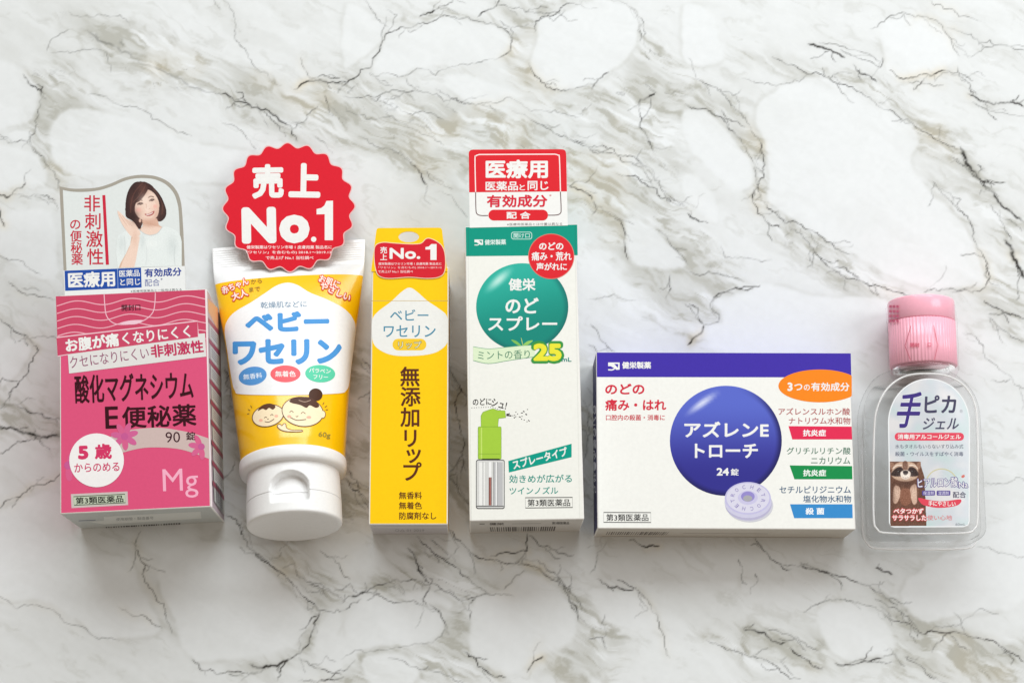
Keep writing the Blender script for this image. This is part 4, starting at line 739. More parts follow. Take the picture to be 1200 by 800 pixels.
# ---------------------------------------------------------------- wide lozenge carton
def lozenge_carton():
    h = 2.4; Wc = (241, 241, 237); pur = (66, 48, 168)
    t, body, F, sd, corner = carton('lozenge_carton', 'wide white lozenge carton with a purple band, a dark blue disc and navy sides', 'lozenge box',
        [(699, 412.4), (997.4, 413.6), (1001, 620.6), (699.6, 618.6)], h, [Wc, pur, (226, 226, 228), (206, 200, 190), (24, 18, 92), Wc])
    z11 = Z(680, 400, 6.667); z12 = Z(840, 400, 6.667); z13 = Z(680, 510, 6.153); z14 = Z(840, 510, 6.153)
    F.art('purple_band', [(poly([(699.4, 412.8), (997, 413.9), (997.6, 442), (699.5, 441.6)]), pur)])
    F.art('maker_mark', maker_logo(pur, 719.4, 428.6, 1.35)+[(text('健栄製薬', 746, 427.8, 34, 8.2, 0, .035), WHITE)])
    def blue(u, v):
        c = mixc((44, 42, 138), (86, 102, 200), smooth(-.7, .75, v)); r = math.hypot(u, v)
        c = mixc(c, (20, 18, 78), .8*smooth(.88, 1, r)*smooth(-.8, .5, u-v)); d = math.hypot((u*.80+v*.60-.08)*1.25, (-u*.60+v*.80-.80)*5.5)
        return mixc(c, (226, 230, 246), .9*(1-smooth(.0, .55, d)))
    shaded(F, 'blue_disc', 850.6, 516.2, 65.6, 64.4, blue, PRINT)
    rd = (212, 44, 66)
    F.art('disc_lettering', [(text('アズレンE', 851.4, 503, 99, 18.6, 0, .03), WHITE), (text('トローチ', 851.2, 528, 74, 17, 0, .03), WHITE), (text('24', 847, 552.4, 14.4, 9, 0, .035), WHITE), (text('錠', 861, 552.8, 9.4, 8.2, 0, .025), WHITE)])
    F.art('lettering', [(text('のどの', 732.2, 455.6, 46, 12.6, 0, .03), rd), (text('痛み・はれ', 745, 474.2, 71.5, 13.6, 0, .03), rd), (text('口腔内の殺菌・消毒に', 744.6, 489, 69, 6.8, 0, .022), (206, 70, 80))], parent=body)
    F.art('class_mark', [(stroke([(707.4, 600), (762.6, 600.2), (762.8, 611.8), (707.4, 611.6)], .9, True), (50, 50, 50)), (text('第3類医薬品', 735.2, 606, 49.5, 8.4, 0, .012), (40, 40, 40))])
    orr = [p for p in ell(960.6, 452, 48.4, 19.2, n=80)]
    orr = [(min(x, 998.2), y) for x, y in orr]
    oc = []
    for p in orr:
        if not oc or p != oc[-1]: oc.append(p)
    F.art('ingredient_badge', [(poly(oc), (246, 136, 28)), (text('3', 925.8, 453, 6, 10, 0, .035), WHITE), (text('つ', 935.5, 453.4, 9.4, 7.6, 0, .025), WHITE), (text('の', 945.5, 453.8, 7, 7, 0, .02), WHITE), (text('有効成分', 973, 453, 45, 10.2, 0, .025), WHITE)])
    for l1, p1, l2, p2, bq, cc, bl, bp, bc, tc in (
        ('アズレンスルホン酸', (954.2, 482, 84), 'ナトリウム水和物', (960.4, 492.8, 72.4), z12([(560,660),(1054,664),(1058,764),(590,764)]), (226, 44, 84), '抗炎症', (954.4, 507, 27), (246, 250, 250), (180, 92, 92)),
        ('グリチルリチン酸', (959.4, 528, 75), 'ニカリウム', (973.4, 539.3, 46), z14([(525,215),(976,220),(978,315),(560,315)]), (20, 142, 76), '抗炎症', (954.6, 553.8, 27), (244, 250, 246), (92, 130, 110)),
        ('セチルピリジニウム', (955.2, 573.4, 83.6), '塩化物水和物', (969.4, 584.2, 56.4), z14([(528,495),(978,495),(980,595),(558,595)]), (56, 140, 206), '殺 菌', (955, 598.6, 22), (244, 248, 252), (70, 100, 130))):
        F.art('ingredient_banner', [(poly(bq), cc), (text(l1, p1[0], p1[1], p1[2], 8.4, 0, .014), tc), (text(l2, p2[0], p2[1], p2[2], 8.4, 0, .014), tc), (text(bl, bc and bp[0], bp[1], bp[2], 8, 0, .03), bc)],
              label={'抗炎症': 'red or green banner with two lines of writing above', '殺 菌': 'blue banner with two lines of writing above'}[bl] if False else None)
    # the printed ring-shaped lozenge
    lz = [(poly(ell(878.6, 592, 27.5, 19.5)), (206, 206, 216)), (poly(ell(877, 590, 27.4, 19.4)), (186, 182, 212)), (poly(ell(876.6, 587.6, 27.4, 19)), (206, 204, 228)), (poly(ell(876.4, 583.4, 27, 19)), (196, 192, 228)), (poly(ell(876.4, 583.2, 25.2, 17.4)), (218, 216, 234)),
          (poly(ell(876.4, 582.8, 11.6, 8.2)), (202, 198, 230)), (poly(ell(876.4, 581.4, 8, 6)), (150, 140, 206)), (poly(ell(876.2, 583.6, 5.4, 3.6)), (170, 170, 176))]
    for wd, a0, dr in (('TROCHE', 200, -1), ('TROCHE', 20, -1)):
        for i, ch in enumerate(wd):
            a = math.radians(a0+dr*i*30-5); r = (18.4, 13)
            lz.append((text(ch, 876.4+r[0]*math.cos(a), 583-r[1]*math.sin(a), 3.6, 4.6, math.degrees(a)-90, .02), (160, 152, 200)))
    F.art('lozenge_print', lz)
    B = sd['bottom']; B.art('bottom_print', [(bar_code([(712, 622.6), (786, 623), (782, 626.6), (710, 626.2)], 28), (90, 80, 72)), (stroke([(800, 624.4), (900, 625)], .35), (170, 160, 150)), (stroke([(705, 628), (975, 629.4)], .3), (150, 140, 130))])
    L = sd['left']
    cs = 'のどの痛み・はれ'; g = []
    for i, ch in enumerate(cs):
        y = 480+i*13.2; x = 696.4-.0*i
        g.append((text(ch, x, y, 4.2, 10.5, 0, .045), (240, 240, 248)))
    L.art('side_lettering', g)
    return t
lozenge_carton()
# ---------------------------------------------------------------- yellow and white ointment tube
def ring_mesh(rings, close_a=True, close_b=True):
    n = len(rings[0]); V = [p for r in rings for p in r]; F = []
    for i in range(len(rings)-1):
        for j in range(n):
            k = (j+1) % n; F.append((i*n+j, i*n+k, (i+1)*n+k, (i+1)*n+j))
    if close_a: F.append(tuple(range(n))[::-1])
    if close_b: F.append(tuple(range((len(rings)-1)*n, len(rings)*n)))
    return V, F
def ointment_tube():
    Wt = (240, 240, 240); Yl = (255, 198, 10)
    ang = math.radians(10.5)
    o = P(338, 286, .14)
    q = P(345.5, 560, 1.9); A = Vector((q.x-o.x, q.y-o.y, 0)).normalized(); X = Vector((-A.y, A.x, 0))
    if X.x < 0: X = -X
    Adir = (A*math.cos(ang)+Vector((0, 0, math.sin(ang)))).normalized(); N = X.cross(-Adir).normalized()
    if N.z < 0: N = -N
    def on(px, py):
        d = ray(px, py); p = CAM+d*((o-CAM).dot(N)/d.dot(N)); r = p-o
        return r.dot(X), r.dot(Adir)
    L = {286: (248.5, 428), 303: (249.2, 427.8), 320: (250.4, 427), 365: (257.6, 421.5), 400: (264, 416), 440: (269.2, 411.4), 500: (277, 407), 532: (281.4, 405), 545: (282.4, 404.4)}
    prof = []
    for y, (a, b) in L.items():
        xa, sa = on(a, y); xb, sb = on(b, y); prof.append(((sa+sb)/2, (xb-xa)/2, (xa+xb)/2))
    prof.sort(); ss = [p[0] for p in prof]; s_end = ss[-1]; s0 = ss[0]
    hw = lambda s: float(np.interp(s, ss, [p[1] for p in prof])); cx = lambda s: float(np.interp(s, ss, [p[2] for p in prof]))
    Rr = hw(s_end)
    s_crimp = s0+1.05
    def th(s):
        if s < s_crimp: return .075
        u = (s-s_crimp)/(s_end-s_crimp); return .075+(Rr-.075)*min(1, (u*1.06))**.62
    base = Vector((q.x, q.y, 0)); base = Vector((o.x, o.y, 0))
    t = thing('ointment_tube', 'yellow and white squeeze tube lying under a red scalloped rank seal', 'ointment tube', base)
    def ring(s, w, tt, c, n=96, p=2.0):
        r = []
        for j in range(n):
            a = 2*math.pi*j/n; ca, sa_ = math.cos(a), math.sin(a)
            r.append(o+Adir*s+X*(c+w*math.copysign(abs(ca)**(2/p), ca))+N*(tt*math.copysign(abs(sa_)**(2/p), sa_)))
        return r
    rings = []; S_ = [s0+.0+.02*i for i in range(int(1.05/.02))]+[s_crimp+(s_end-s_crimp)*i/90 for i in range(91)]
    for i, s in enumerate(S_):
        tt = th(s)
        if s < s_crimp-.15 and s > s0+.08: tt += .012*math.sin((s-s0)*2*math.pi/.10)
        rings.append(ring(s, hw(s)-(.03 if i == 0 else 0), tt, cx(s)))
    V, F = ring_mesh(rings)
    n = 96; s_y = on(338, 321)[1]+.25
    fm = []
    for f in F:
        i = min(f)//n; fm.append(1 if len(f) == 4 and S_[min(i, len(S_)-1)] > s_y and S_[min(i, len(S_)-1)] < s_end-.05 else 0)
    white = mat(Wt, .3, .9, key='tube_white', bump=.22); yel = mat(Yl, .3, .9, key='tube_yellow', bump=.22)
    body = link('tube_body', V, F, [white, yel], t, fm, smooth=True)
    bv = BVHTree.FromPolygons([Vector(v) for v in V], F)
    # shoulder ring and cap
    c0 = cx(s_end)
    def rev(pr, name, m, nseg=120, dent=None, parent=t):
        rs = [ring(s_end+ds, r, r, c0, nseg) for ds, r in pr]
        if dent: rs = [[dent(p, s_end+pr[i][0]) for p in r] for i, r in enumerate(rs)]
        v, f = ring_mesh(rs); return link(name, v, f, [m], parent, smooth=True)
    plastic = mat((242, 242, 242), .32, .2, key='white_plastic')
    rev([(-.12, Rr-.06), (-.11, Rr+.0), (-.08, Rr+.045), (.0, Rr+.06), (.25, Rr+.05), (.36, Rr+.02), (.42, Rr-.06), (.44, Rr-.2)], 'shoulder_ring', plastic)
    rc = Rr-.22; s_cap = s_end+.3; Lc = 2.35
    def dent(p, s):
        rel = p-o; x = rel.dot(X)-c0; nn = rel.dot(N); u = s-s_end
        if nn > 0:
            # a thumb recess: flat towards the cap end, round above
            cy = 1.42; rx = .72
            dx = x/rx; dy = (u-cy)
            inside = (dx*dx+(dy/.62)**2) if dy < 0 else (dx*dx if dy < .62 else 9)
            k = 1-smooth(.72, 1.0, inside)
            kk = k*(1-smooth(.35, .62, dy))
            p = p-N*(.42*kk)
        return p
    pr = [(.38, rc-.1), (.40, rc)]+[(.42+i*.025, rc+.0008*i) for i in range(0, 46)]
    seam = pr[-1][0]
    pr += [(seam+.012, rc+.035-.03), (seam+.02, rc-.0), (seam+.03, rc+.036)]+[(seam+.04+i*.025, rc+.038) for i in range(30)]
    e = pr[-1][0]
    pr += [(e+.05, rc+.03), (e+.09, rc+.0), (e+.11, rc-.06), (e+.115, rc-.16), (e+.115, .6), (e+.115, .02)]
    rev(pr, 'flip_cap', plastic, 200, dent)
    # printing
    T = Panel(t, bvh=bv, cut=3.5, lift=.016); T.STEP = .0011
    z3 = Z(240, 150, 4); z4 = Z(240, 340, 4)
    hood = spline([(337, 331.5), (349, 334.5), (363, 343), (383, 351), (402, 361), (413, 373), (416.2, 388), (411.8, 425), (409, 447), (405.6, 457), (395, 461), (340, 463), (285, 462), (275.6, 457.4), (271.2, 440), (266, 405), (263.8, 388), (266, 377), (275, 366), (295, 354), (311, 343.5), (324, 335)], 5, True)
    T.art('white_hood', [(poly(hood), (240, 241, 242))])
    blue = (74, 150, 216)
    ro, wo = (226, 78, 52), (250, 236, 226)
    sm = []
    for s_, x, y, w, h_, r in (('赤ちゃん', 275.5, 335, 33, 9, 22), ('大人', 281, 345.6, 19, 9, 20), ('お肌に', 386, 330.5, 25, 9, -20), ('やさしい', 393, 342, 38, 8.6, -25)):
        sm += [(text(s_, x, y, w, h_, r, .13), ro), (text(s_, x, y, w, h_, r, .03), wo)]
    sm += [(text('から', 300.5, 329.8, 13, 5.4, 6, .01), (150, 120, 50)), (text('まで', 298.6, 339.2, 13, 5.4, 6, .01), (150, 120, 50)), (text('乾燥肌などに', 332.5, 357.2, 54, 7.4, 1.5, .012), (110, 140, 168))]
    T.art('small_lettering', sm)
    T.art('name_lettering', [(text('ベビー', 336.6, 377, 98, 23.5, 1, .055), blue), (text('ワセリン', 336.6, 412.4, 127, 30, .6, .055), blue)])
    T.art('claim_oval', [(poly(ell(296.4, 440.6, 16.4, 10.8, 10)), (86, 150, 212)), (text('無香料', 296.4, 440.8, 22, 6.6, 6, .02), (226, 238, 250))])
    T.art('claim_oval', [(poly(ell(334.6, 438.2, 17.6, 10)), (238, 100, 108)), (text('無着色', 334.6, 438.2, 24, 7, 0, .02), WHITE)])
    T.art('claim_oval', [(poly(ell(375, 438, 17.4, 10.2, -2)), (92, 206, 168)), (text('パラベン', 374.6, 434.6, 25, 5.2, -3, .02), WHITE), (text('フリー', 375.6, 442, 17, 5, -2, .02), WHITE)])
    sk, br = (252, 232, 196), (96, 62, 44)
    fb = z4(ell(297, 588, 74, 50, 14)); fm_ = z4(ell(458, 570, 96, 68, -8))
    hb = spline(z4([(250,566),(262,546),(285,534),(312,532),(332,545),(320,560),(302,552),(288,562),(272,556)]), 4, True)
    hm = spline(z4([(396,520),(420,504),(456,500),(500,506),(535,540),(520,552),(492,540),(476,552),(450,540),(428,534),(410,530)]), 4, True)
    hand = spline(z4([(340,636),(352,628),(362,636),(370,626),(380,628),(384,646),(410,656),(452,656),(456,662),(420,664),(380,662),(352,652)]), 4, True)
    arc = lambda pts, w=.7, c=br: (stroke(spline(z4(pts)), w), c)
    T.art('mother_and_baby_print', [(poly(fb), sk), (stroke(fb, .9, True), br), (poly(hb), br), (poly(ell(*z4(519, 490), 8, 7.4)), (74, 44, 30)), (poly(fm_), sk), (stroke(fm_, .9, True), br), (poly(hm), (84, 52, 38)), arc([(440,516),(468,524),(496,516)], .6, (200, 170, 150)), (poly(ell(*z4(552, 582), 3, 4.4)), sk), (stroke(ell(*z4(552, 582), 3, 4.4, a0=-100, a1=100, n=14), .7), br),
        arc([(280,600),(286,594),(292,598)]), arc([(308,588),(316,582),(322,588)]), (poly(ell(*z4(297, 604), .7)), br), arc([(282,616),(302,618),(326,604)], .8), (poly(ell(*z4(264, 610), 2.2, 1.6)), (248, 186, 160)), (poly(ell(*z4(336, 590), 2.2, 1.6)), (248, 186, 160)),
        arc([(398,574),(406,566),(416,574)]), arc([(450,580),(460,572),(472,580)]), arc([(426,590),(432,594),(438,588)]), arc([(400,596),(432,610),(474,606)], .9), (poly(ell(*z4(396, 592), 2.4, 1.6)), (248, 180, 156)), (poly(ell(*z4(487, 596), 2.8, 1.6)), (248, 180, 156)),
        (poly(hand), sk), (stroke(hand, .8, True), br), arc([(216,540),(222,552)]), arc([(204,558),(214,564)]), arc([(200,580),(210,578)]), arc([(552,536),(558,526)]), arc([(562,548),(572,542)]), arc([(566,560),(577,560)])])
    T.art('weight_mark', [(text('60g', 380, 510, 14, 7.6, -6, .01), (150, 140, 60))])
    # scalloped seal standing out over the crimp
    zs = .80; pts = []
    for i in range(400):
        a = 2*math.pi*i/400; r = 1+.038*math.cos(20*a+.4)
        pts.append((338.4+75.6*r*math.cos(a), 243+73.6*r*math.sin(a)))
    seal = prism('rank_seal', pts, zs, .03, mat((236, 190, 190), .4, .2), t)
    Q = Panel(t, origin(t)+Vector((0, 0, zs)))
    Q.art('seal_face', [(poly([(338.4+(x-338.4)*.982, 243+(y-243)*.982) for x, y in pts]), (220, 26, 46)), (text('売', 313.8, 212.6, 37, 40, 1, .045), WHITE), (text('上', 357, 211.4, 37, 40, -1, .05), WHITE),
        (text('N', 303.4, 264, 40, 42, 1, .05), WHITE), (text('o', 345, 268.4, 35, 33, 0, .05), WHITE), (text('.', 367.6, 280.4, 6.4, 6.4, 0, .0), WHITE), (poly(z3([(570,342),(601,341),(601,526),(562,526),(562,404),(524,405),(524,380),(546,375),(560,364)])), WHITE),
        (text('健栄製薬はワセリン市場 1 皮膚用薬 製品名に', 339, 289.6, 100, 4.2, 0, .02), (250, 228, 228)), (text('「ワセリン」を含むもの) 2018.1〜2019.12', 338.4, 295.8, 100, 4.2, 0, .02), (250, 228, 228)), (text('で売上げ No.1 当社調べ', 339.4, 302, 56, 4.2, 0, .02), (250, 228, 228))], parent=seal)
    return t
ointment_tube()
# ---------------------------------------------------------------- clear hand gel bottle
def clear_mat(name, colour, ior, rough=.02):
    m = bpy.data.materials.new(name); m.use_nodes = True; b = m.node_tree.nodes['Principled BSDF']
    b.inputs['Base Color'].default_value = colour+(1,); b.inputs['Transmission Weight'].default_value = 1
    b.inputs['IOR'].default_value = ior; b.inputs['Coat Weight'].default_value = 1; b.inputs['Coat Roughness'].default_value = .03; b.inputs['Roughness'].default_value = rough
    return m
def film_mat(name, tint, gloss=.25, bend=0.0, rough=.10, ior=1.25):
    """clear plastic: straight through face on, glossy by Fresnel, bending light towards its edges"""
    m = bpy.data.materials.new(name); m.use_nodes = True; n = m.node_tree; n.nodes.remove(n.nodes['Principled BSDF'])
    tr = n.nodes.new('ShaderNodeBsdfTransparent'); tr.inputs[0].default_value = tint+(1,)
    gl = n.nodes.new('ShaderNodeBsdfGlossy'); gl.inputs['Roughness'].default_value = rough
    lw = n.nodes.new('ShaderNodeLayerWeight'); lw.inputs['Blend'].default_value = gloss
    mx = n.nodes.new('ShaderNodeMixShader'); base = tr.outputs[0]
    if bend:
        gs = n.nodes.new('ShaderNodeBsdfGlass'); gs.inputs['IOR'].default_value = ior; gs.inputs['Roughness'].default_value = .03; gs.inputs['Color'].default_value = tint+(1,)
        l2 = n.nodes.new('ShaderNodeLayerWeight'); l2.inputs['Blend'].default_value = .5
        pw = n.nodes.new('ShaderNodeMath'); pw.operation = 'MULTIPLY'; pw.inputs[1].default_value = bend; pw.use_clamp = True
        m2 = n.nodes.new('ShaderNodeMixShader'); p3 = n.nodes.new('ShaderNodeMath'); p3.operation = 'POWER'; p3.inputs[1].default_value = 2.2; n.links.new(l2.outputs['Facing'], p3.inputs[0]); n.links.new(p3.outputs[0], pw.inputs[0]); n.links.new(pw.outputs[0], m2.inputs[0])
        n.links.new(tr.outputs[0], m2.inputs[1]); n.links.new(gs.outputs[0], m2.inputs[2]); base = m2.outputs[0]
    ge = n.nodes.new('ShaderNodeNewGeometry')                # only the outer side of each wall reflects
    def outer(sock):
        q = n.nodes.new('ShaderNodeMath'); q.operation = 'SUBTRACT'; q.inputs[0].default_value = 1; n.links.new(ge.outputs['Backfacing'], q.inputs[1])
        w = n.nodes.new('ShaderNodeMath'); w.operation = 'MULTIPLY'; n.links.new(q.outputs[0], w.inputs[0]); n.links.new(sock, w.inputs[1]); return w.outputs[0]
    if bend: n.links.new(outer(pw.outputs[0]), m2.inputs[0])
    n.links.new(outer(lw.outputs['Fresnel']), mx.inputs[0]); n.links.new(base, mx.inputs[1]); n.links.new(gl.outputs[0], mx.inputs[2])
    n.links.new(mx.outputs[0], n.nodes['Material Output'].inputs['Surface'])
    return m
def gel_bottle():
    thk = 2.8; mid = thk/2
    yb = P(1083, 636, mid).y; yn = P(1083, 437, mid).y; yt = P(1081, 353.5, mid).y; cx = P(1078, 540, mid).x; cxn = P(1081, 400, mid).x
    t = thing('gel_bottle', 'small clear bottle of hand gel with a ribbed pink cap', 'gel bottle', (cx, (yb+yt)/2, 0))
    hwm = 2.22; H = yn-yb
    def half(s):                                             # s: 0 bottom .. H neck
        w = hwm
        if s < .5: w = hwm-.5+math.sqrt(max(0, .25-(.5-s)**2))
        sh = H-2.15
        if s > sh:
            u = (s-sh)/2.15; w = 1.02+(hwm-1.02)*math.sqrt(max(0, 1-u**2.3))
        return w
    def thick(s):
        k = mid
        if s < .35: k = mid-.35+math.sqrt(max(0, .1225-(.35-s)**2))
        if s > H-.9:
            u = (s-H+.9)/.9; k = 1.02+(mid-1.02)*math.sqrt(max(0, 1-u**2))
        return k
    ss = [0, .01, .03, .07, .13, .2, .28, .36, .45, .55]+[.55+(H-.6)*i/50 for i in range(1, 51)]+[H-.03, H]
    def sect(s, w, k, n=112, p=5.0):
        r = []
        for j in range(n):
            a = 2*math.pi*j/n; c, q = math.cos(a), math.sin(a)
            r.append(Vector((cx+w*math.copysign(abs(c)**(2/p), c), yb+s, mid+k*math.copysign(abs(q)**(2/p), q))))
        return r
    rings = [sect(s, half(s), thick(s), p=5-2.9*smooth(H-1.6, H-.1, s)) for s in ss]
    V, F = ring_mesh(rings)
    gl = film_mat('clear_plastic', (1, 1, 1), .24, .8, .12, 1.33)
    body = link('bottle_body', V, F, [gl], t, smooth=True)
    gr = [sect(s, half(s)-.17, thick(s)-.15, p=5-2.9*smooth(H-1.6, H-.1, s)) for s in ss if .19 < s < H-.55]
    gv, gf = ring_mesh(gr); link('gel_fill', gv, gf, [film_mat('clear_gel', (1, 1, 1), .09, .4, .10, 1.2)], t, smooth=True)
    def cyl(name, pr, m, n=96, parent=t, dent=None, off=0):
        rs = []
        for y, r in pr:
            rr = []
            for j in range(n):
                a = 2*math.pi*j/n; q = r*(dent(a, y) if dent else 1)
                rr.append(Vector((cxn+q*math.cos(a), y, mid+off+q*math.sin(a))))
            rs.append(rr)
        v, f = ring_mesh(rs, True, True); return link(name, v, f, [m], parent, smooth=True)
    cyl('neck', [(yn-.05, .98), (yn+.02, 1.02), (yn+.08, 1.16), (yn+.14, 1.18), (yn+.2, 1.16), (yn+.24, 1.02), (yn+.45, 1.0)], clear_mat('neck_plastic', (1, .84, .87), 1.2))
    pk = mat((255, 188, 206), .25, .6, key='pink_plastic'); y0 = yn+.2
    hc = yt-y0; lid = yt-.86
    cyl('cap_skirt', [(y0, 1.0), (y0+.01, 1.22), (y0+.05, 1.27), (lid-.02, 1.27), (lid, 1.23)], pk, 360, dent=lambda a, y: 1+.007*(1 if math.sin(a*60) > 0 else -1))
    cyl('flip_lid', [(lid, 1.2), (lid+.012, 1.25), (lid+.04, 1.28), (yt-.08, 1.275), (yt-.03, 1.26), (yt-.005, 1.22), (yt, 1.15), (yt+.003, .2)], pk)
    # clear shrink band round the cap
    fl = film_mat('clear_film', (1, .985, .99), .08); ff = []
    r9 = random.Random(4); ph = [r9.random()*6 for _ in range(6)]
    wob = lambda a, y: 1+.010*math.sin(3*a+ph[0]+y*2)+.009*math.sin(7*a+ph[1]-y*3)+.006*math.sin(13*a+ph[2]+y*5)
    rs = []
    for i in range(40):
        y = y0-.55+(yt+.10-y0+.55)*i/39; r = 1.33+.010*math.sin(i*.5)-(.0 if i < 36 else (i-35)*.06)
        if i < 5: r -= (5-i)*.05
        rs.append([Vector((cxn+r*wob(2*math.pi*j/120, y)*math.cos(2*math.pi*j/120), y, mid+(r*wob(2*math.pi*j/120, y))*math.sin(2*math.pi*j/120))) for j in range(120)])
    v, f = ring_mesh(rs, False, False); film = link('shrink_band', v, f, [fl], t, smooth=True)
    bf = BVHTree.FromPolygons(v, f)
    Fp = Panel(t, bvh=bf, cut=3, lift=.003)
    Fp.art('tear_strip_print', [(poly(rrect(1042+k*4.2, 357.5+r*5.6, 1044.8+k*4.2, 360.6+r*5.6, .8, 2)), (222, 110, 140)) for r in range(4) for k in range(3)]+
           [(stroke([(1067.5, 381.5), (1060.5, 405), (1067, 421.5)], .6), (198, 74, 100)), (stroke([(1094, 381), (1099, 404), (1095, 421.5)], .6), (206, 92, 112)), (text('開封', 1072, 404, 11, 5, 0, .02), (214, 84, 110)), (text('口', 1089, 404, 4, 5, 0, .02), (214, 84, 110))], parent=film)
    # pale beads along moulded panel edge and foot, added as bright rim highlights
    bm_ = bpy.data.materials.new('glint_bead'); bm_.use_nodes = True; q_ = bm_.node_tree.nodes['Principled BSDF']
    q_.inputs['Base Color'].default_value = (.95, .95, .95, 1); q_.inputs['Alpha'].default_value = .55; q_.inputs['Roughness'].default_value = .15; q_.inputs['Coat Weight'].default_value = 1
    def bead(name, pts, z, r, closed):
        c = [P(x, y, z) for x, y in spline(pts, 6, closed)]; m = len(c); rs = []
        for i in range(m):
            a = c[(i-1) % m] if closed or i else c[i]; b = c[(i+1) % m] if closed or i < m-1 else c[i]
            t_ = (b-a).normalized(); s_ = Vector((-t_.y, t_.x, 0)); k = r if closed else r*min(1, .15+4*min(i, m-1-i)/m)
            rs.append([c[i]+s_*k*math.cos(2*math.pi*j/8)+Vector((0, 0, k*math.sin(2*math.pi*j/8))) for j in range(8)])
        if closed: rs.append(rs[0])
        v, f = ring_mesh(rs, not closed, not closed); return link(name, v, f, [bm_], t, smooth=True)
    bead('panel_rim_glint', [(1086, 437.5), (1112, 441), (1131, 453), (1142, 472), (1145.5, 500), (1146, 560), (1145.6, 608), (1142, 619), (1132, 624), (1085, 625), (1038, 624), (1028, 619.5), (1024, 608), (1023.6, 560), (1024.5, 505), (1028, 478), (1040, 455), (1060, 441)], thk-.10, .04, True)
    bead('foot_rim_glint', [(1014, 470), (1011, 520), (1010.5, 600), (1012, 626), (1017, 637), (1030, 642.5), (1085, 643.5), (1132, 642), (1143, 636), (1147, 622)], .45, .045, False)
    # label on the flat front
    zt = mid+thick(3)
    lp = Panel(t, Vector((cx, yb, zt)), lift=.006)
    z15 = Z(1000, 340, 5); z16 = Z(1000, 480, 4.447)
    arch = ell(1088.6, 495.5, 47.4, 51.6, n=40, a0=0, a1=-180)
    out = [(p[0], p[1]) for p in arch]+[(1042, 540), (1042.4, 612), (1044.4, 616.2), (1048, 617), (1129, 616.6), (1134.4, 614.6), (1135.8, 610), (1136, 540)]
    lm = bpy.data.materials.new('label_film'); lm.use_nodes = True; n = lm.node_tree; b = n.nodes['Principled BSDF']
    tc = n.nodes.new('ShaderNodeTexCoord'); vo = n.nodes.new('ShaderNodeTexNoise'); vo.inputs['Scale'].default_value = 1.1; vo.inputs['Detail'].default_value = 1
    cr = n.nodes.new('ShaderNodeValToRGB'); e = cr.color_ramp; e.elements[0].position = .3; e.elements[0].color = lin((206, 230, 230))+(1,); e.elements[1].position = .7; e.elements[1].color = lin((240, 238, 240))+(1,)
    e.elements.new(.5).color = lin((222, 228, 236))+(1,)
    n.links.new(tc.outputs['Object'], vo.inputs['Vector']); n.links.new(vo.outputs['Fac'], cr.inputs['Fac']); n.links.new(cr.outputs[0], b.inputs['Base Color'])
    b.inputs['Alpha'].default_value = .78; b.inputs['Roughness'].default_value = .25; b.inputs['Coat Weight'].default_value = .3
    label = lp.art('front_label', [(poly(out), lm)])
    lp.art('label_rim', [(stroke(out, 1.3, True), (238, 240, 242))], parent=label)
    pu, nv = (66, 50, 128), (72, 70, 96)
    lp.art('name_lettering', [(text('手', 1065.6, 480, 27, 42, 0, .05, .22), (236, 238, 244)), (text('手', 1065.6, 480, 27, 42, 0, .03, .22), pu), (text('ピカ', 1102, 473.4, 37, 21, 0, .03, .05), nv), (text('ジェル', 1103, 496, 42, 14, 0, .02, .22), nv), (text('®', 1126.4, 481.6, 3.6), (150, 150, 160))], parent=label)
    lp.art('label_lettering', [(poly(rrect(1048.4, 506.8, 1129.6, 516, 4.4)), (226, 74, 96)), (text('消毒用アルコールジェル', 1089, 511.4, 74, 6, 0, .03), WHITE), (text('水もタオルもいらないすり込み式', 1089, 522.8, 80, 5, 0, .012), (104, 108, 124)), (text('殺菌・ウイルスをすばやく消毒', 1089, 531.6, 80, 5.2, 0, .014), (96, 102, 124)), (text('60mL', 1125.6, 614, 12, 3, 0, .01), (110, 110, 120))], parent=label)
    rr = z16([(190,268),(346,268),(372,350),(382,604),(192,606)]); bw = (104, 68, 52)
    S1 = lambda pts: poly(spline(z16(pts), 4, True))
    rnd = random.Random(8); fur = []
    for i in range(90):
        x, y = 195+rnd.random()*170, 380+rnd.random()*140; a = rnd.random()*.8-.4
        fur.append((stroke(z16([(x, y), (x+7*math.sin(a), y+13)]), .45), mixc((84, 54, 42), (150, 104, 82), rnd.random())))
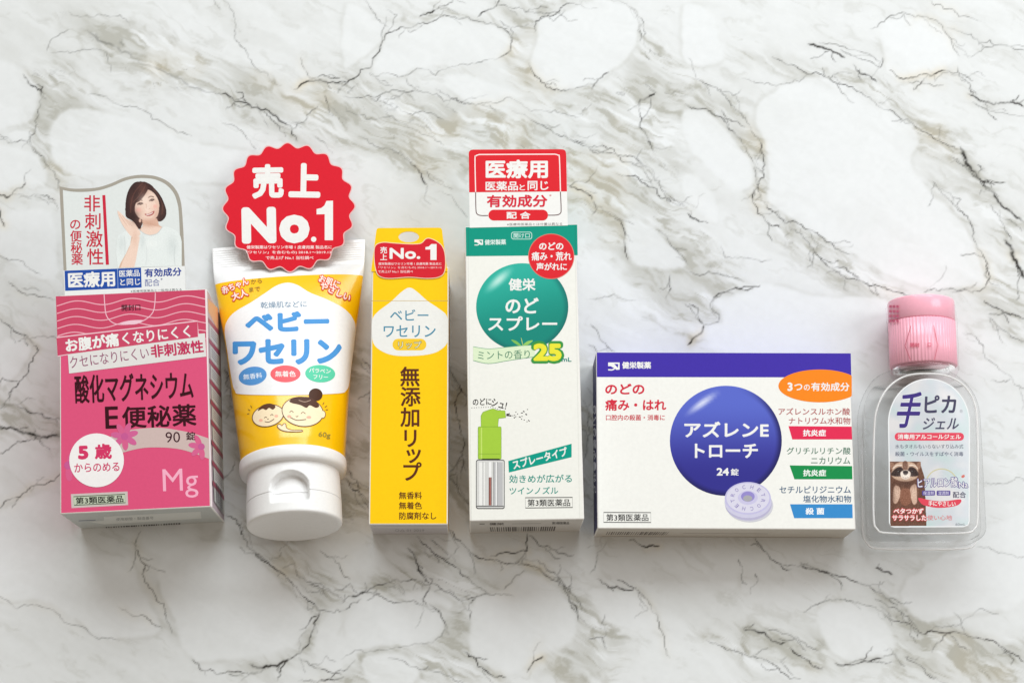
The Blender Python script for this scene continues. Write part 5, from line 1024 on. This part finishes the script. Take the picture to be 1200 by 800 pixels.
    rac = [(poly(rr), bw)]+fur+[
        (S1([(192,272),(214,282),(206,312),(192,304)]), (150, 112, 92)), (S1([(352,270),(330,282),(338,312),(350,300)]), (150, 112, 92)),
        (S1([(208,300),(226,278),(268,268),(312,276),(334,300),(338,340),(318,362),(272,374),(226,364),(198,340)]), (196, 164, 142)), (S1([(258,270),(282,270),(280,318),(262,318)]), (120, 84, 68)),
        (S1([(196,336),(216,308),(246,296),(262,318),(250,344),(216,346)]), (52, 36, 34)), (S1([(340,336),(326,308),(298,296),(282,318),(292,344),(326,346)]), (52, 36, 34)),
        (stroke(spline(z16([(204,306),(226,290),(254,288)])), .9), (240, 226, 214)), (stroke(spline(z16([(336,306),(318,290),(290,288)])), .9), (240, 226, 214)),
        (S1([(246,326),(272,312),(298,326),(292,352),(272,362),(252,352)]), (236, 222, 210)), (S1([(258,320),(272,316),(286,320),(282,334),(272,340),(262,334)]), (34, 26, 28)), (poly(ell(*z16(236, 322), 1.1)), (20, 16, 16)), (poly(ell(*z16(308, 322), 1.1)), (20, 16, 16)), (poly(ell(*z16(234, 320), .4)), WHITE), (poly(ell(*z16(306, 320), .4)), WHITE), (stroke(z16([(256,350),(272,356),(288,350)]), .4), (70, 46, 42)),
        (S1([(216,396),(240,402),(246,440),(226,486),(208,480),(206,440)]), (206, 172, 152)), (S1([(326,388),(300,400),(296,440),(312,490),(330,484),(332,440)]), (206, 172, 152)), (stroke(z16([(222,400),(228,440)]), .5), (150, 110, 92)), (stroke(z16([(234,404),(236,438)]), .5), (150, 110, 92)), (stroke(z16([(306,402),(304,440)]), .5), (150, 110, 92)), (stroke(z16([(318,396),(316,440)]), .5), (150, 110, 92)),
        (S1([(246,420),(272,408),(296,420),(298,480),(272,500),(246,480)]), (134, 88, 68))]
    gl = [(*z16(a, b), r, r2, c, s) for a, b, r, r2, c, s in ((270, 385, 14, 4, (70, 44, 36), .6), (200, 450, 4, 16, (76, 50, 40), .6), (360, 470, 5, 16, (84, 54, 44), .6), (228, 430, 3, 6, (226, 198, 180), .5), (314, 430, 3, 6, (226, 198, 180), .5), (270, 560, 14, 8, (92, 58, 46), .5), (272, 300, 3, 3, (150, 118, 102), .5), (272, 344, 6, 3, (246, 236, 226), .5))]
    raster(lp, 'raccoon_print', rac, (1041, 539, 1088, 618), .36, 2, 16, glow=gl, parent=label, label='printed photo of a brown raccoon with both front paws raised')
    ring_ = ell(*z16(460, 390), 18.6, 18.6, n=40, a0=-5, a1=-175)
    pr = (92, 78, 150)
    lp.art('ingredient_print', [(stroke(ring_, 1.2), (206, 200, 160)), (text('ヒアルロン酸', *z16(440, 378), 47, 11.4, 2, .10), pr), (text('ヒアルロン酸', *z16(440, 378), 47, 11.4, 2, .015), WHITE), (text('Na', *z16(573, 390), 10.5, 6.6, 2, .09), pr), (text('Na', *z16(573, 390), 10.5, 6.6, 2, .01), WHITE),
        (poly(rrect(*z16(358, 420), *z16(426, 446), 1.4)), pr), (poly(rrect(*z16(434, 420), *z16(506, 446), 1.4)), pr), (text('保湿剤', *z16(392, 433), 12.6, 4.4, 0, .01), (226, 222, 240)), (text('湿潤剤', *z16(470, 433), 12.6, 4.4, 0, .01), (226, 222, 240)), (text('配合', *z16(553, 442), 15.4, 7.4, 0, .02), nv),
        (poly(spline(z16([(340,458),(400,470),(470,476),(560,466),(540,498),(450,510),(380,500),(352,486)]), 4, True)), (222, 72, 90)), (text('手にやさしい', *z16(462, 488), 32, 6, -1, .025), WHITE), (poly(ell(*z16(572, 346), 2.2, 1.6, 30)), (214, 120, 110))], parent=label)
    rdd = (222, 84, 88)
    lp.art('feel_lettering', [(text('ベタつかず', *z16(288, 527), 35, 6.4, 0, .13), rdd), (text('ベタつかず', *z16(288, 527), 35, 6.4, 0, .03), WHITE), (text('サラサラした', *z16(292, 562), 40, 6.4, 0, .13), rdd), (text('サラサラした', *z16(292, 562), 40, 6.4, 0, .03), WHITE), (text('使い心地', *z16(450, 561), 29, 6, 0, .008), (216, 110, 114))], parent=label)
    return t
gel_bottle()
